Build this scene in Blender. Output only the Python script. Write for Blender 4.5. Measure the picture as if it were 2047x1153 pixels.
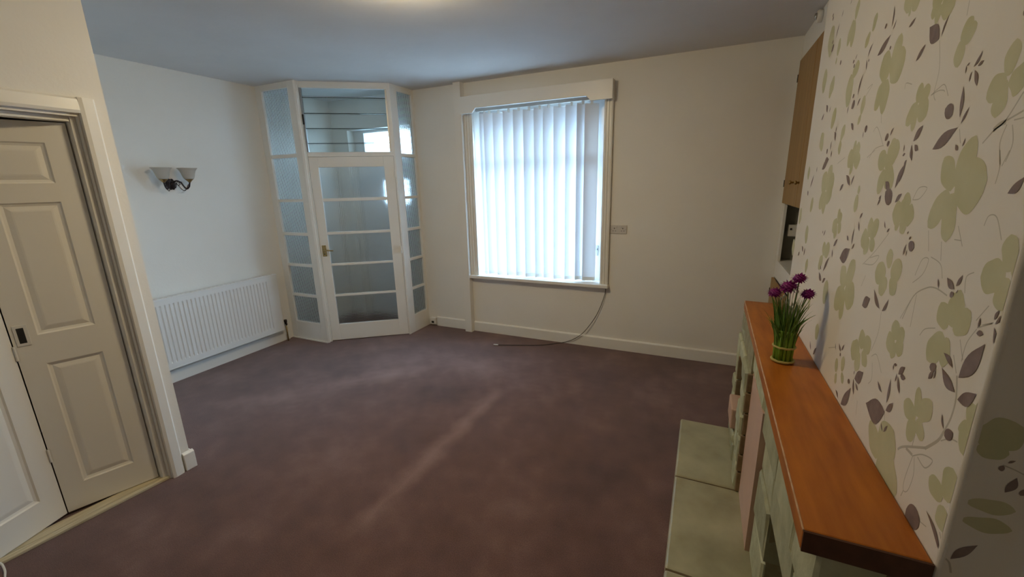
import bpy, bmesh, math, random
from mathutils import Vector, Matrix

for _o in list(bpy.data.objects):
    bpy.data.objects.remove(_o, do_unlink=True)
scene = bpy.context.scene
COL = scene.collection
random.seed(7)

# ------------------------------------------------------------------ camera, sky, exposure
F_PX, YAW, PITCH, ROLL, EYE = 834.33, -0.4304, 0.2444, -0.0245, 1.6
fw = Vector((math.sin(YAW) * math.cos(PITCH), math.cos(YAW) * math.cos(PITCH), -math.sin(PITCH)))
rt = Vector((math.cos(YAW), -math.sin(YAW), 0))
up = rt.cross(fw)
r2 = rt * math.cos(ROLL) + up * math.sin(ROLL)
u2 = -rt * math.sin(ROLL) + up * math.cos(ROLL)
cam_d = bpy.data.cameras.new('camera')
cam = bpy.data.objects.new('camera', cam_d)
COL.objects.link(cam)
cam_d.sensor_width = 36.0
cam_d.lens = F_PX / 2047 * 36.0
cam_d.clip_start = 0.02
mw = Matrix((r2, u2, -fw)).transposed().to_4x4()
mw.translation = (0, 0, EYE)
cam.matrix_world = mw
scene.camera = cam

world = bpy.data.worlds.new('overcast_sky')
scene.world = world
world.use_nodes = True
wn = world.node_tree.nodes['Background']
wn.inputs[0].default_value = (0.53, 0.745, 1.0, 1)
wn.inputs[1].default_value = 22.0

scene.view_settings.view_transform = 'Standard'
scene.view_settings.look = 'None'
scene.view_settings.exposure = 0.0
scene.view_settings.gamma = 1.0
scene.view_settings.use_curve_mapping = False

LAMP_COLOR = (1.0, 0.80, 0.48)
LAMP_STRENGTH = 90.0

def portal(name, loc, sx, sy):
    d = bpy.data.lights.new(name, 'AREA')
    d.shape = 'RECTANGLE'; d.size = sx; d.size_y = sy
    d.cycles.is_portal = True
    o = bpy.data.objects.new(name, d)
    COL.objects.link(o)
    o.location = loc
    o.rotation_euler = (-math.pi / 2, 0, 0)      # -Z of the lamp looks along -Y, into the room
    return o

# ------------------------------------------------------------------ room measures (metres)
XL, YW, H = -4.089, 3.91, 2.583        # left wall, window wall, ceiling
XJ, YJ = -2.683, 1.178                 # closet wall face and its corner
XC, YC0, YC1 = 0.453, 0.905, 2.646     # chimney breast face and its two corners
XA, XN, YB = 0.556, 0.95, -1.9         # cupboard face, near alcove wall, back wall
portal('window_portal', (-1.52, 4.37, 1.4), 1.6, 1.9)
portal('fanlight_portal', (-3.42, 4.37, 1.9), 0.95, 1.0)

# ------------------------------------------------------------------ materials
def new_mat(name):
    m = bpy.data.materials.new(name); m.use_nodes = True
    nt = m.node_tree
    return m, nt, nt.nodes, nt.links, nt.nodes['Principled BSDF']

def mat(name, col, rough=0.6, var=0.0, vscale=8.0, bump=0.0, bscale=80.0, metallic=0.0, spec=0.5,
        stretch=None, rnd=0.0, col2=None, coat=0.0, dist=0.002):
    m, nt, N, L, b = new_mat(name)
    b.inputs['Base Color'].default_value = (*col, 1)
    b.inputs['Roughness'].default_value = rough
    b.inputs['Metallic'].default_value = metallic
    b.inputs['Specular IOR Level'].default_value = spec
    b.inputs['Coat Weight'].default_value = coat
    b.inputs['Coat Roughness'].default_value = 0.2
    tc = N.new('ShaderNodeTexCoord'); mp = N.new('ShaderNodeMapping')
    L.new(tc.outputs['Object'], mp.inputs[0])
    if stretch: mp.inputs['Scale'].default_value = stretch
    last = None
    if var or col2:
        n = N.new('ShaderNodeTexNoise'); n.inputs['Scale'].default_value = vscale; n.inputs['Detail'].default_value = 5
        L.new(mp.outputs[0], n.inputs['Vector'])
        r = N.new('ShaderNodeMapRange'); r.inputs[1].default_value = 0.3; r.inputs[2].default_value = 0.7
        L.new(n.outputs[0], r.inputs[0])
        mx = N.new('ShaderNodeMix'); mx.data_type = 'RGBA'
        c2 = col2 or tuple(c * (1 - var) for c in col)
        mx.inputs[6].default_value = (*col, 1); mx.inputs[7].default_value = (*c2, 1)
        L.new(r.outputs[0], mx.inputs[0])
        last = mx.outputs[2]
    if rnd:
        oi = N.new('ShaderNodeObjectInfo')
        r = N.new('ShaderNodeMapRange'); r.inputs[3].default_value = 1 - rnd; r.inputs[4].default_value = 1 + rnd * 0.5
        L.new(oi.outputs['Random'], r.inputs[0])
        mu = N.new('ShaderNodeMix'); mu.data_type = 'RGBA'; mu.blend_type = 'MULTIPLY'; mu.inputs[0].default_value = 1
        if last: L.new(last, mu.inputs[6])
        else: mu.inputs[6].default_value = (*col, 1)
        L.new(r.outputs[0], mu.inputs[7])
        last = mu.outputs[2]
    if last: L.new(last, b.inputs['Base Color'])
    if bump:
        n = N.new('ShaderNodeTexNoise'); n.inputs['Scale'].default_value = bscale; n.inputs['Detail'].default_value = 4
        L.new(mp.outputs[0], n.inputs['Vector'])
        bp = N.new('ShaderNodeBump'); bp.inputs['Strength'].default_value = bump; bp.inputs['Distance'].default_value = dist
        L.new(n.outputs[0], bp.inputs['Height']); L.new(bp.outputs[0], b.inputs['Normal'])
    return m

def glass_clear(name, tint=(0.93, 0.97, 0.97), fac=0.1):
    m, nt, N, L, b = new_mat(name); N.remove(b)
    t = N.new('ShaderNodeBsdfTransparent'); t.inputs[0].default_value = (*tint, 1)
    g = N.new('ShaderNodeBsdfGlossy'); g.inputs['Roughness'].default_value = 0.03
    mx = N.new('ShaderNodeMixShader'); mx.inputs[0].default_value = fac
    L.new(t.outputs[0], mx.inputs[1]); L.new(g.outputs[0], mx.inputs[2])
    L.new(mx.outputs[0], N['Material Output'].inputs[0])
    return m

def glass_reeded(name):
    m, nt, N, L, b = new_mat(name)
    b.inputs['Base Color'].default_value = (0.93, 0.97, 0.99, 1)
    b.inputs['Roughness'].default_value = 0.2
    b.inputs['Transmission Weight'].default_value = 1.0
    b.inputs['IOR'].default_value = 1.35
    tc = N.new('ShaderNodeTexCoord')
    ws = []
    for d in ('X', 'Z'):
        w = N.new('ShaderNodeTexWave'); w.bands_direction = d; w.inputs['Scale'].default_value = 19
        L.new(tc.outputs['Object'], w.inputs['Vector']); ws.append(w)
    a = N.new('ShaderNodeMath'); a.operation = 'ADD'
    L.new(ws[0].outputs['Fac'], a.inputs[0]); L.new(ws[1].outputs['Fac'], a.inputs[1])
    bp = N.new('ShaderNodeBump'); bp.inputs['Strength'].default_value = 0.7; bp.inputs['Distance'].default_value = 0.0022
    L.new(a.outputs[0], bp.inputs['Height']); L.new(bp.outputs[0], b.inputs['Normal'])
    return m

def fabric_translucent(name, col, t):
    m, nt, N, L, b = new_mat(name); N.remove(b)
    d = N.new('ShaderNodeBsdfDiffuse'); d.inputs[0].default_value = (*col, 1)
    s = N.new('ShaderNodeBsdfTranslucent'); s.inputs[0].default_value = (*col, 1)
    mx = N.new('ShaderNodeMixShader'); mx.inputs[0].default_value = t
    L.new(d.outputs[0], mx.inputs[1]); L.new(s.outputs[0], mx.inputs[2])
    L.new(mx.outputs[0], N['Material Output'].inputs[0])
    return m

def emit(name, col, s):
    m, nt, N, L, b = new_mat(name)
    b.inputs['Base Color'].default_value = (0.9, 0.87, 0.8, 1)
    b.inputs['Emission Color'].default_value = (*col, 1)
    b.inputs['Emission Strength'].default_value = s
    return m

def carpet_mat():
    m, nt, N, L, b = new_mat('brown_carpet')
    b.inputs['Roughness'].default_value = 0.95
    b.inputs['Specular IOR Level'].default_value = 0.1
    b.inputs['Sheen Weight'].default_value = 0.25
    b.inputs['Sheen Roughness'].default_value = 0.6
    tc = N.new('ShaderNodeTexCoord')
    def math_(op, a, c=None, clamp=False):
        n = N.new('ShaderNodeMath'); n.operation = op; n.use_clamp = clamp
        for i, v in enumerate((a, c)):
            if v is None: continue
            if isinstance(v, (int, float)): n.inputs[i].default_value = v
            else: L.new(v, n.inputs[i])
        return n.outputs[0]
    def noise(s, det=5, vec=None):
        n = N.new('ShaderNodeTexNoise'); n.inputs['Scale'].default_value = s; n.inputs['Detail'].default_value = det
        L.new(vec or tc.outputs['Object'], n.inputs['Vector']); return n
    n1 = noise(2.2); n2 = noise(260, 3); n3 = noise(9, 6)
    # trodden tracks pressed into the pile: straight strips, their edges broken up by noise
    wob = noise(3.5, 4)
    sub = N.new('ShaderNodeVectorMath'); sub.operation = 'SUBTRACT'; sub.inputs[1].default_value = (0.5, 0.5, 0.5)
    L.new(wob.outputs['Color'], sub.inputs[0])
    sc = N.new('ShaderNodeVectorMath'); sc.operation = 'SCALE'; sc.inputs['Scale'].default_value = 0.16
    L.new(sub.outputs[0], sc.inputs[0])
    ad = N.new('ShaderNodeVectorMath'); ad.operation = 'ADD'
    L.new(tc.outputs['Object'], ad.inputs[0]); L.new(sc.outputs[0], ad.inputs[1])
    sx = N.new('ShaderNodeSeparateXYZ'); L.new(ad.outputs[0], sx.inputs[0])
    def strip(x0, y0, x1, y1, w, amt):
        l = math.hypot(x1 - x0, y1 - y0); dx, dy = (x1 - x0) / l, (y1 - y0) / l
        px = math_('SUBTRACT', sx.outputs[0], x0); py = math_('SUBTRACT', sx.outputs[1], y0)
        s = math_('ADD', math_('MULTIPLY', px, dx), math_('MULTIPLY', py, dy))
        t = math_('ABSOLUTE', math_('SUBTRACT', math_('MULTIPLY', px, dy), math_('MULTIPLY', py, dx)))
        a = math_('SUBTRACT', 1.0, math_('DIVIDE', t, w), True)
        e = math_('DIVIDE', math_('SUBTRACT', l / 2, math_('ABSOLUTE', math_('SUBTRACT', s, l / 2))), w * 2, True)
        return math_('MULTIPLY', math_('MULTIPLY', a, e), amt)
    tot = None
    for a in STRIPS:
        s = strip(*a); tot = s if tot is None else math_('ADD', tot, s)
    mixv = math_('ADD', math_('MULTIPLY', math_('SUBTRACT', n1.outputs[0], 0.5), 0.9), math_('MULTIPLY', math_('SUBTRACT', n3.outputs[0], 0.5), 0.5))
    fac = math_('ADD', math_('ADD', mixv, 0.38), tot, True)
    cr = N.new('ShaderNodeValToRGB')
    cr.color_ramp.elements[0].color = (*CARPET[0], 1); cr.color_ramp.elements[1].color = (*CARPET[2], 1)
    e = cr.color_ramp.elements.new(0.4); e.color = (*CARPET[1], 1)
    L.new(fac, cr.inputs[0])
    sp = N.new('ShaderNodeMapRange'); sp.inputs[1].default_value = 0.3; sp.inputs[2].default_value = 0.7; sp.inputs[3].default_value = 0.62; sp.inputs[4].default_value = 1.35
    L.new(n2.outputs[0], sp.inputs[0])
    mu = N.new('ShaderNodeMix'); mu.data_type = 'RGBA'; mu.blend_type = 'MULTIPLY'; mu.inputs[0].default_value = 1
    L.new(cr.outputs[0], mu.inputs[6]); L.new(sp.outputs[0], mu.inputs[7])
    L.new(mu.outputs[2], b.inputs['Base Color'])
    bp = N.new('ShaderNodeBump'); bp.inputs['Strength'].default_value = 0.6; bp.inputs['Distance'].default_value = 0.004
    L.new(n2.outputs[0], bp.inputs['Height']); L.new(bp.outputs[0], b.inputs['Normal'])
    return m

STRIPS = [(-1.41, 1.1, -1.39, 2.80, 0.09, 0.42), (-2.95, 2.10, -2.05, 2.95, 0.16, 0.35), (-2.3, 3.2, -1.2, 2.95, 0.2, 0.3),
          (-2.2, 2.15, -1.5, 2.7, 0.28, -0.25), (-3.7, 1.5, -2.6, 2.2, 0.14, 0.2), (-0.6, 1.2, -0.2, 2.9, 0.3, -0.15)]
CARPET = [(0.078, 0.040, 0.037), (0.150, 0.078, 0.069), (0.29, 0.185, 0.165)]

M = {}
M['wall'] = mat('cream_wall_paint', (0.885, 0.87, 0.825), 0.75, bump=0.35, bscale=55, var=0.03, vscale=3)
M['wallj'] = M['wall']
M['ceil'] = mat('white_ceiling_paint', (0.78, 0.775, 0.775), 0.85, bump=0.15, bscale=14, var=0.06, vscale=2.5, dist=0.01)
M['white'] = mat('white_gloss_paint', (0.88, 0.87, 0.83), 0.35, bump=0.05, bscale=30, var=0.03, vscale=6)
M['doorw'] = mat('white_door_paint', (0.88, 0.865, 0.82), 0.4, bump=0.06, bscale=60)
M['plastic'] = mat('white_plastic', (0.80, 0.79, 0.75), 0.3)
M['sock'] = mat('grey_white_plastic', (0.66, 0.63, 0.60), 0.35)
M['rad'] = mat('radiator_enamel', (0.84, 0.84, 0.83), 0.3)
M['carpet'] = carpet_mat()
M['reed'] = glass_reeded('reeded_glass')
M['clear'] = glass_clear('clear_glass')
M['gedge'] = mat('glass_edge', (0.06, 0.09, 0.09), 0.2)
M['vane'] = fabric_translucent('blind_fabric', (0.82, 0.84, 0.88), 0.085)
M['upvc'] = mat('white_frame_paint', (0.85, 0.86, 0.86), 0.3)
M['alu'] = mat('grey_aluminium', (0.42, 0.42, 0.42), 0.35, metallic=0.8)
M['brass'] = mat('aged_brass', (0.50, 0.36, 0.16), 0.35, metallic=0.9, var=0.4, vscale=60)
M['iron'] = mat('dark_bronze', (0.05, 0.04, 0.045), 0.35, metallic=0.7, var=0.4, vscale=50)
M['shade'] = fabric_translucent('frosted_glass_shade', (0.72, 0.68, 0.62), 0.4)
M['black'] = mat('black_rubber', (0.02, 0.02, 0.02), 0.5)
M['dark'] = mat('dark_recess', (0.03, 0.028, 0.025), 0.8)
M['mantel'] = mat('varnished_wood', (0.50, 0.165, 0.022), 0.38, col2=(0.33, 0.095, 0.012), vscale=5, stretch=(6, 0.9, 6), bump=0.05, bscale=60, coat=0.0, spec=0.25)
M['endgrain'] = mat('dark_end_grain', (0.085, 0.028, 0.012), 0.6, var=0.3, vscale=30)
M['arris_highlight'] = mat('painted_edge_highlight', (0.66, 0.43, 0.27), 0.5, col2=(0.45, 0.22, 0.09), vscale=9, stretch=(1, 3, 1))  # pale wood tone standing in for the window's highlight on the mantel edge
M['cup'] = mat('brown_cupboard_wood', (0.37, 0.205, 0.055), 0.45, col2=(0.30, 0.16, 0.04), vscale=4, stretch=(6, 6, 0.6))
M['stone'] = mat('pale_green_stone', (0.50, 0.50, 0.33), 0.8, col2=(0.36, 0.36, 0.23), vscale=14, bump=0.6, bscale=30, rnd=0.25, dist=0.006)
M['stoneb'] = mat('brown_stone', (0.26, 0.19, 0.10), 0.85, col2=(0.16, 0.115, 0.06), vscale=18, bump=0.6, bscale=30, rnd=0.3, dist=0.006)
M['mortar'] = mat('brown_mortar', (0.15, 0.11, 0.055), 0.9, col2=(0.09, 0.065, 0.035), vscale=25, bump=0.6, bscale=50, dist=0.006)
M['mortarl'] = mat('pale_mortar', (0.36, 0.34, 0.21), 0.9, col2=(0.24, 0.21, 0.12), vscale=25, bump=0.6, bscale=50, dist=0.004)
M['niche'] = mat('grey_niche_plaster', (0.30, 0.29, 0.25), 0.9, var=0.3, vscale=6)
M['pink'] = mat('pink_panel', (0.60, 0.40, 0.30), 0.7, var=0.08, vscale=6, bump=0.1, bscale=40)
M['hearth'] = mat('hearth_stone', (0.45, 0.43, 0.29), 0.35, col2=(0.27, 0.25, 0.16), vscale=4.5, bump=0.2, bscale=20, dist=0.004)
M['paper'] = mat('cream_wallpaper', (0.74, 0.69, 0.61), 0.7, bump=0.15, bscale=300, var=0.03, vscale=3, dist=0.0006)
M['pgreen'] = mat('print_olive_green', (0.55, 0.52, 0.33), 0.7, col2=(0.46, 0.445, 0.255), vscale=9)
M['ppurple'] = mat('print_mauve_brown', (0.235, 0.175, 0.155), 0.7, col2=(0.17, 0.12, 0.11), vscale=40)
M['pgrey'] = mat('print_grey_line', (0.47, 0.43, 0.35), 0.7)
M['outside'] = mat('grey_paving', (0.30, 0.30, 0.30), 0.9, var=0.3, vscale=2)
M['leafg'] = mat('green_grass_blades', (0.06, 0.15, 0.020), 0.5, col2=(0.14, 0.26, 0.04), vscale=40)
M['stalk'] = mat('bright_green_stalks', (0.12, 0.26, 0.012), 0.5, col2=(0.22, 0.38, 0.03), vscale=90, stretch=(1, 1, 0.1))
M['raffia'] = mat('raffia_tie', (0.42, 0.36, 0.12), 0.7)
M['petal'] = mat('magenta_petals', (0.32, 0.022, 0.26), 0.6, col2=(0.17, 0.010, 0.15), vscale=70)
M['bud'] = mat('white_buds', (0.55, 0.58, 0.48), 0.6)
M['lampglass'] = emit('lit_lamp_glass', LAMP_COLOR, LAMP_STRENGTH)
M['timber'] = mat('bare_threshold_timber', (0.70, 0.63, 0.46), 0.7, col2=(0.50, 0.43, 0.28), vscale=6, stretch=(12, 1, 1))

# ------------------------------------------------------------------ helpers
WORLD = {}

class MB:
    def __init__(s): s.v = []; s.f = []; s.m = []
    def add(s, v, f, mi=0):
        o = len(s.v); s.v += [Vector(a) for a in v]
        s.f += [tuple(i + o for i in q) for q in f]; s.m += [mi] * len(f)
        return s
    def box(s, x0, x1, y0, y1, z0, z1, mi=0):
        x0, x1 = sorted((x0, x1)); y0, y1 = sorted((y0, y1)); z0, z1 = sorted((z0, z1))
        v = [(x, y, z) for z in (z0, z1) for y in (y0, y1) for x in (x0, x1)]
        return s.add(v, [(0, 2, 3, 1), (4, 5, 7, 6), (0, 1, 5, 4), (2, 6, 7, 3), (0, 4, 6, 2), (1, 3, 7, 5)], mi)
    def prism(s, poly, a, b, axis=2, mi=0):
        n = len(poly)
        def pt(p, h):
            l = list(p); l.insert(axis, h); return l
        v = [pt(p, a) for p in poly] + [pt(p, b) for p in poly]
        f = [tuple(range(n)), tuple(range(2 * n - 1, n - 1, -1))] + [(i, (i + 1) % n, n + (i + 1) % n, n + i) for i in range(n)]
        return s.add(v, f, mi)
    def tube(s, path, r, n=8, mi=0):
        path = [Vector(p) for p in path]; k = len(path)
        rs = r if isinstance(r, (list, tuple)) else [r] * k
        v = []; f = []; prev = None
        for i, p in enumerate(path):
            t = (path[min(i + 1, k - 1)] - path[max(i - 1, 0)]).normalized()
            if prev is None:
                a = Vector((0, 0, 1)) if abs(t.z) < 0.9 else Vector((1, 0, 0))
                u = t.cross(a).normalized()
            else:
                u = (prev - t * prev.dot(t)).normalized()
            w = t.cross(u); prev = u
            for j in range(n):
                an = 2 * math.pi * j / n
                v.append(p + (u * math.cos(an) + w * math.sin(an)) * rs[i])
        for i in range(k - 1):
            for j in range(n):
                f.append((i * n + j, i * n + (j + 1) % n, (i + 1) * n + (j + 1) % n, (i + 1) * n + j))
        f.append(tuple(range(n))); f.append(tuple(range(k * n - 1, (k - 1) * n - 1, -1)))
        return s.add(v, f, mi)
    def lathe(s, prof, c, n=20, mi=0, axis='Z', closed=False):
        v = []; f = []
        for (r, h) in prof:
            for j in range(n):
                a = 2 * math.pi * j / n
                d = (r * math.cos(a), r * math.sin(a), h)
                if axis == 'X': d = (h, r * math.cos(a), r * math.sin(a))
                if axis == 'Y': d = (r * math.cos(a), h, r * math.sin(a))
                v.append((c[0] + d[0], c[1] + d[1], c[2] + d[2]))
        for i in range(len(prof) - 1):
            for j in range(n):
                f.append((i * n + j, i * n + (j + 1) % n, (i + 1) * n + (j + 1) % n, (i + 1) * n + j))
        if closed:
            f.append(tuple(range(n))); f.append(tuple(range(len(prof) * n - 1, (len(prof) - 1) * n - 1, -1)))
        return s.add(v, f, mi)
    def build(s, name, m, parent=None, smooth=False, bevel=0.0, local=False, solidify=0.0, recalc=True):
        me = bpy.data.meshes.new(name)
        inv = Matrix() if (parent is None or local) else WORLD[parent.name].inverted()
        me.from_pydata([tuple(inv @ a) for a in s.v], [], s.f)
        ms = m if isinstance(m, (list, tuple)) else [m]
        for a in ms: me.materials.append(M[a] if isinstance(a, str) else a)
        for p, i in zip(me.polygons, s.m): p.material_index = i
        if recalc:
            bm = bmesh.new(); bm.from_mesh(me)
            bmesh.ops.recalc_face_normals(bm, faces=bm.faces)
            bm.to_mesh(me); bm.free()
        if smooth:
            for p in me.polygons: p.use_smooth = True
        o = bpy.data.objects.new(name, me); COL.objects.link(o)
        if parent: o.parent = parent; WORLD[o.name] = WORLD[parent.name].copy()
        else: WORLD[o.name] = Matrix()
        if solidify:
            k = o.modifiers.new('thickness', 'SOLIDIFY'); k.thickness = solidify; k.offset = 0
        if bevel:
            k = o.modifiers.new('edge', 'BEVEL'); k.width = bevel; k.segments = 2; k.limit_method = 'ANGLE'; k.angle_limit = 0.6
        return o

def tag(o, label=None, cat=None, group=None, kind=None):
    if label: o['label'] = label
    if cat: o['category'] = cat
    if group: o['group'] = group
    if kind: o['kind'] = kind
    return o

def thing(name, loc, label=None, cat=None, kind=None, rz=0.0, group=None):
    o = bpy.data.objects.new(name, None); COL.objects.link(o)
    o.empty_display_size = 0.1
    o.location = loc; o.rotation_euler = (0, 0, rz)
    WORLD[o.name] = Matrix.Translation(loc) @ Matrix.Rotation(rz, 4, 'Z')
    return tag(o, label, cat, group, kind)

def struct(name, mb, m, label=None, cat=None, **k):
    return tag(mb.build(name, m, **k), label, cat, kind='structure')

def copy_part(o, parent):
    c = o.copy(); COL.objects.link(c); c.parent = parent
    return c

# wallpaper motifs measured on the chimney breast: (y0, z0, y1, z1, width ratio); stems: (weight, points...)
PETALS = [
    (2.108, 2.16, 2.094, 2.223, 0.6), (2.127, 2.164, 2.173, 2.086, 0.5), (2.117, 2.16, 2.107, 2.067, 0.5), (1.871, 2.054, 1.852, 2.103, 0.6), 
    (1.893, 2.058, 1.929, 2.02, 0.6), (1.656, 1.871, 1.716, 1.946, 0.7), (1.631, 1.876, 1.601, 1.975, 0.55), (1.632, 1.867, 1.546, 1.916, 0.8), 
    (1.661, 1.87, 1.721, 1.795, 0.55), (1.655, 1.869, 1.644, 1.773, 0.55), (1.406, 1.768, 1.405, 1.814, 0.7), (1.397, 1.765, 1.353, 1.797, 0.7), 
    (1.398, 1.767, 1.344, 1.731, 0.7), (1.406, 1.768, 1.455, 1.723, 0.55), (1.412, 1.763, 1.407, 1.703, 0.5), (2.302, 2.084, 2.299, 2.15, 0.6), 
    (2.311, 2.081, 2.309, 2.053, 0.6), (2.343, 1.929, 2.299, 2.008, 0.6), (2.224, 1.792, 2.195, 1.87, 0.6), (2.027, 1.849, 2.048, 1.962, 0.6), 
    (2.029, 1.958, 1.959, 1.978, 0.6), (1.845, 1.799, 1.841, 1.858, 0.6), (1.845, 1.799, 1.867, 1.769, 0.6), (2.052, 1.733, 2.018, 1.786, 0.6), 
    (2.052, 1.733, 2.041, 1.68, 0.6), (1.857, 1.669, 1.853, 1.718, 0.6), (1.856, 1.666, 1.796, 1.695, 0.7), (1.864, 1.667, 1.897, 1.638, 0.6), 
    (1.539, 1.651, 1.5, 1.693, 0.6), (1.537, 1.648, 1.581, 1.629, 0.7), (1.54, 1.653, 1.464, 1.669, 0.7), (1.562, 2.026, 1.616, 2.072, 0.7), 
    (1.562, 2.026, 1.513, 2.028, 0.7), (1.57, 2.027, 1.57, 2.005, 0.6), (2.435, 2.116, 2.484, 2.242, 0.6), (2.47, 1.97, 2.484, 2.074, 0.6), 
    (2.332, 1.713, 2.381, 1.789, 0.6), (1.251, 1.862, 1.22, 1.899, 0.7), (1.252, 1.864, 1.242, 1.812, 0.65), (1.247, 1.858, 1.2, 1.881, 0.6), 
    (1.386, 1.976, 1.429, 1.965, 0.7), (1.384, 1.973, 1.393, 1.933, 0.6), (1.378, 1.974, 1.314, 1.947, 0.7), (1.382, 1.975, 1.43, 2.015, 0.7), 
    (1.058, 1.759, 1.056, 1.816, 0.6), (1.06, 1.758, 1.108, 1.731, 0.75), (1.061, 1.753, 1.066, 1.693, 0.6), (1.048, 1.757, 1.001, 1.739, 0.8), 
    (2.158, 1.548, 2.114, 1.645, 0.6), (2.158, 1.548, 2.241, 1.606, 0.7), (2.141, 1.551, 2.052, 1.591, 0.8), (2.146, 1.548, 2.056, 1.525, 0.8), 
    (2.166, 1.54, 2.231, 1.469, 0.6), (2.166, 1.54, 2.144, 1.448, 0.6), (1.842, 1.651, 1.812, 1.688, 0.7), (1.839, 1.647, 1.916, 1.669, 0.7), 
    (1.845, 1.642, 1.866, 1.605, 0.6), (1.839, 1.647, 1.774, 1.653, 0.7), (1.546, 1.624, 1.482, 1.671, 0.7), (1.546, 1.624, 1.604, 1.659, 0.7), 
    (1.537, 1.618, 1.465, 1.569, 0.6), (1.542, 1.616, 1.563, 1.547, 0.6), (1.734, 1.542, 1.735, 1.57, 0.7), (1.741, 1.541, 1.739, 1.483, 0.6), 
    (1.909, 1.443, 1.914, 1.486, 0.7), (1.917, 1.44, 1.97, 1.399, 0.7), (1.915, 1.437, 1.87, 1.465, 0.7), (1.92, 1.429, 1.926, 1.372, 0.6), 
    (1.901, 1.43, 1.861, 1.405, 0.7), (1.565, 1.423, 1.577, 1.48, 0.6), (1.559, 1.423, 1.513, 1.477, 0.6), (1.569, 1.418, 1.632, 1.405, 0.8), 
    (1.563, 1.418, 1.588, 1.368, 0.6), (1.551, 1.42, 1.514, 1.39, 0.7), (1.384, 1.363, 1.397, 1.413, 0.65), (1.366, 1.351, 1.307, 1.383, 0.75), 
    (1.361, 1.342, 1.317, 1.309, 0.7), (1.382, 1.334, 1.419, 1.288, 0.7), (1.397, 1.343, 1.47, 1.336, 0.75), (1.706, 1.239, 1.777, 1.294, 0.6), 
    (1.7, 1.243, 1.65, 1.338, 0.55), (1.699, 1.24, 1.6, 1.207, 0.75), (1.711, 1.232, 1.788, 1.144, 0.6), (1.717, 1.228, 1.7, 1.123, 0.45), 
    (2.032, 1.291, 2.054, 1.345, 0.7), (2.042, 1.287, 2.085, 1.228, 0.6), (2.025, 1.298, 1.964, 1.34, 0.7), (2.376, 1.294, 2.401, 1.378, 0.6), 
    (2.38, 1.441, 2.364, 1.509, 0.6), (2.303, 1.167, 2.292, 1.235, 0.6), (2.646, 1.192, 2.67, 1.28, 0.6), (1.923, 1.119, 1.925, 1.214, 0.6), 
    (2.145, 1.032, 2.146, 1.086, 0.6), (2.59, 1.366, 2.593, 1.449, 0.6), (2.53, 1.588, 2.539, 1.651, 0.6), (1.374, 1.492, 1.364, 1.544, 0.7), 
    (1.378, 1.49, 1.394, 1.462, 0.7), (1.367, 1.487, 1.335, 1.461, 0.7), (1.155, 1.569, 1.215, 1.633, 0.5), (1.147, 1.574, 1.111, 1.668, 0.5), 
    (1.145, 1.567, 1.044, 1.589, 0.85), (1.166, 1.565, 1.222, 1.486, 0.5), (1.152, 1.561, 1.135, 1.465, 0.5), (0.923, 1.445, 0.942, 1.503, 0.6), 
    (0.929, 1.437, 0.993, 1.422, 0.8), (0.926, 1.435, 0.923, 1.379, 0.7), (0.915, 1.44, 0.881, 1.47, 0.8), (1.353, 1.511, 1.361, 1.558, 0.8), 
    (1.352, 1.509, 1.301, 1.501, 0.8), (1.35, 1.505, 1.35, 1.457, 0.7), (1.356, 1.509, 1.429, 1.501, 0.7), (1.463, 1.106, 1.484, 1.161, 0.7), 
    (1.451, 1.111, 1.404, 1.152, 0.75), (1.454, 1.102, 1.404, 1.076, 0.6), (1.47, 1.091, 1.481, 1.029, 0.6), (1.475, 1.096, 1.548, 1.074, 0.75), 
    (1.262, 1.207, 1.284, 1.252, 0.8), (1.258, 1.209, 1.224, 1.242, 0.8), (1.256, 1.205, 1.214, 1.189, 0.8), (1.262, 1.2, 1.266, 1.157, 0.65), 
    (1.265, 1.203, 1.31, 1.181, 0.9), (1.648, 0.952, 1.659, 0.999, 0.6), (1.593, 0.979, 1.596, 1.03, 0.6), (1.591, 0.975, 1.561, 0.949, 0.6), 
    (1.639, 0.951, 1.636, 0.914, 0.6), (1.953, 0.961, 1.952, 1.028, 0.7), (1.061, 1.303, 1.099, 1.347, 0.7), (1.048, 1.313, 1.041, 1.387, 0.6), 
    (1.032, 1.305, 0.995, 1.358, 0.65), (1.063, 1.29, 1.103, 1.22, 0.6), (1.047, 1.289, 1.043, 1.229, 0.55), (1.089, 1.094, 1.108, 1.155, 0.42), 
    (1.094, 1.085, 1.157, 1.096, 0.6), (1.082, 1.093, 1.046, 1.151, 0.6), (1.096, 1.084, 1.106, 1.026, 0.62), (1.086, 1.089, 1.048, 1.06, 0.62), 
    (0.898, 1.175, 0.936, 1.207, 0.65), (0.895, 1.176, 0.901, 1.232, 0.6), (0.898, 1.172, 0.947, 1.149, 0.5), (0.898, 1.17, 0.926, 1.116, 0.8), 
    (1.227, 0.898, 1.31, 0.959, 0.5), (1.226, 0.9, 1.173, 1.009, 0.75), (1.226, 0.896, 1.099, 0.89, 0.75), (0.939, 1.002, 0.995, 1.012, 0.65), 
    (0.928, 1.009, 0.931, 1.076, 0.7), (0.935, 0.993, 0.915, 0.95, 0.85), ]
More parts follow.
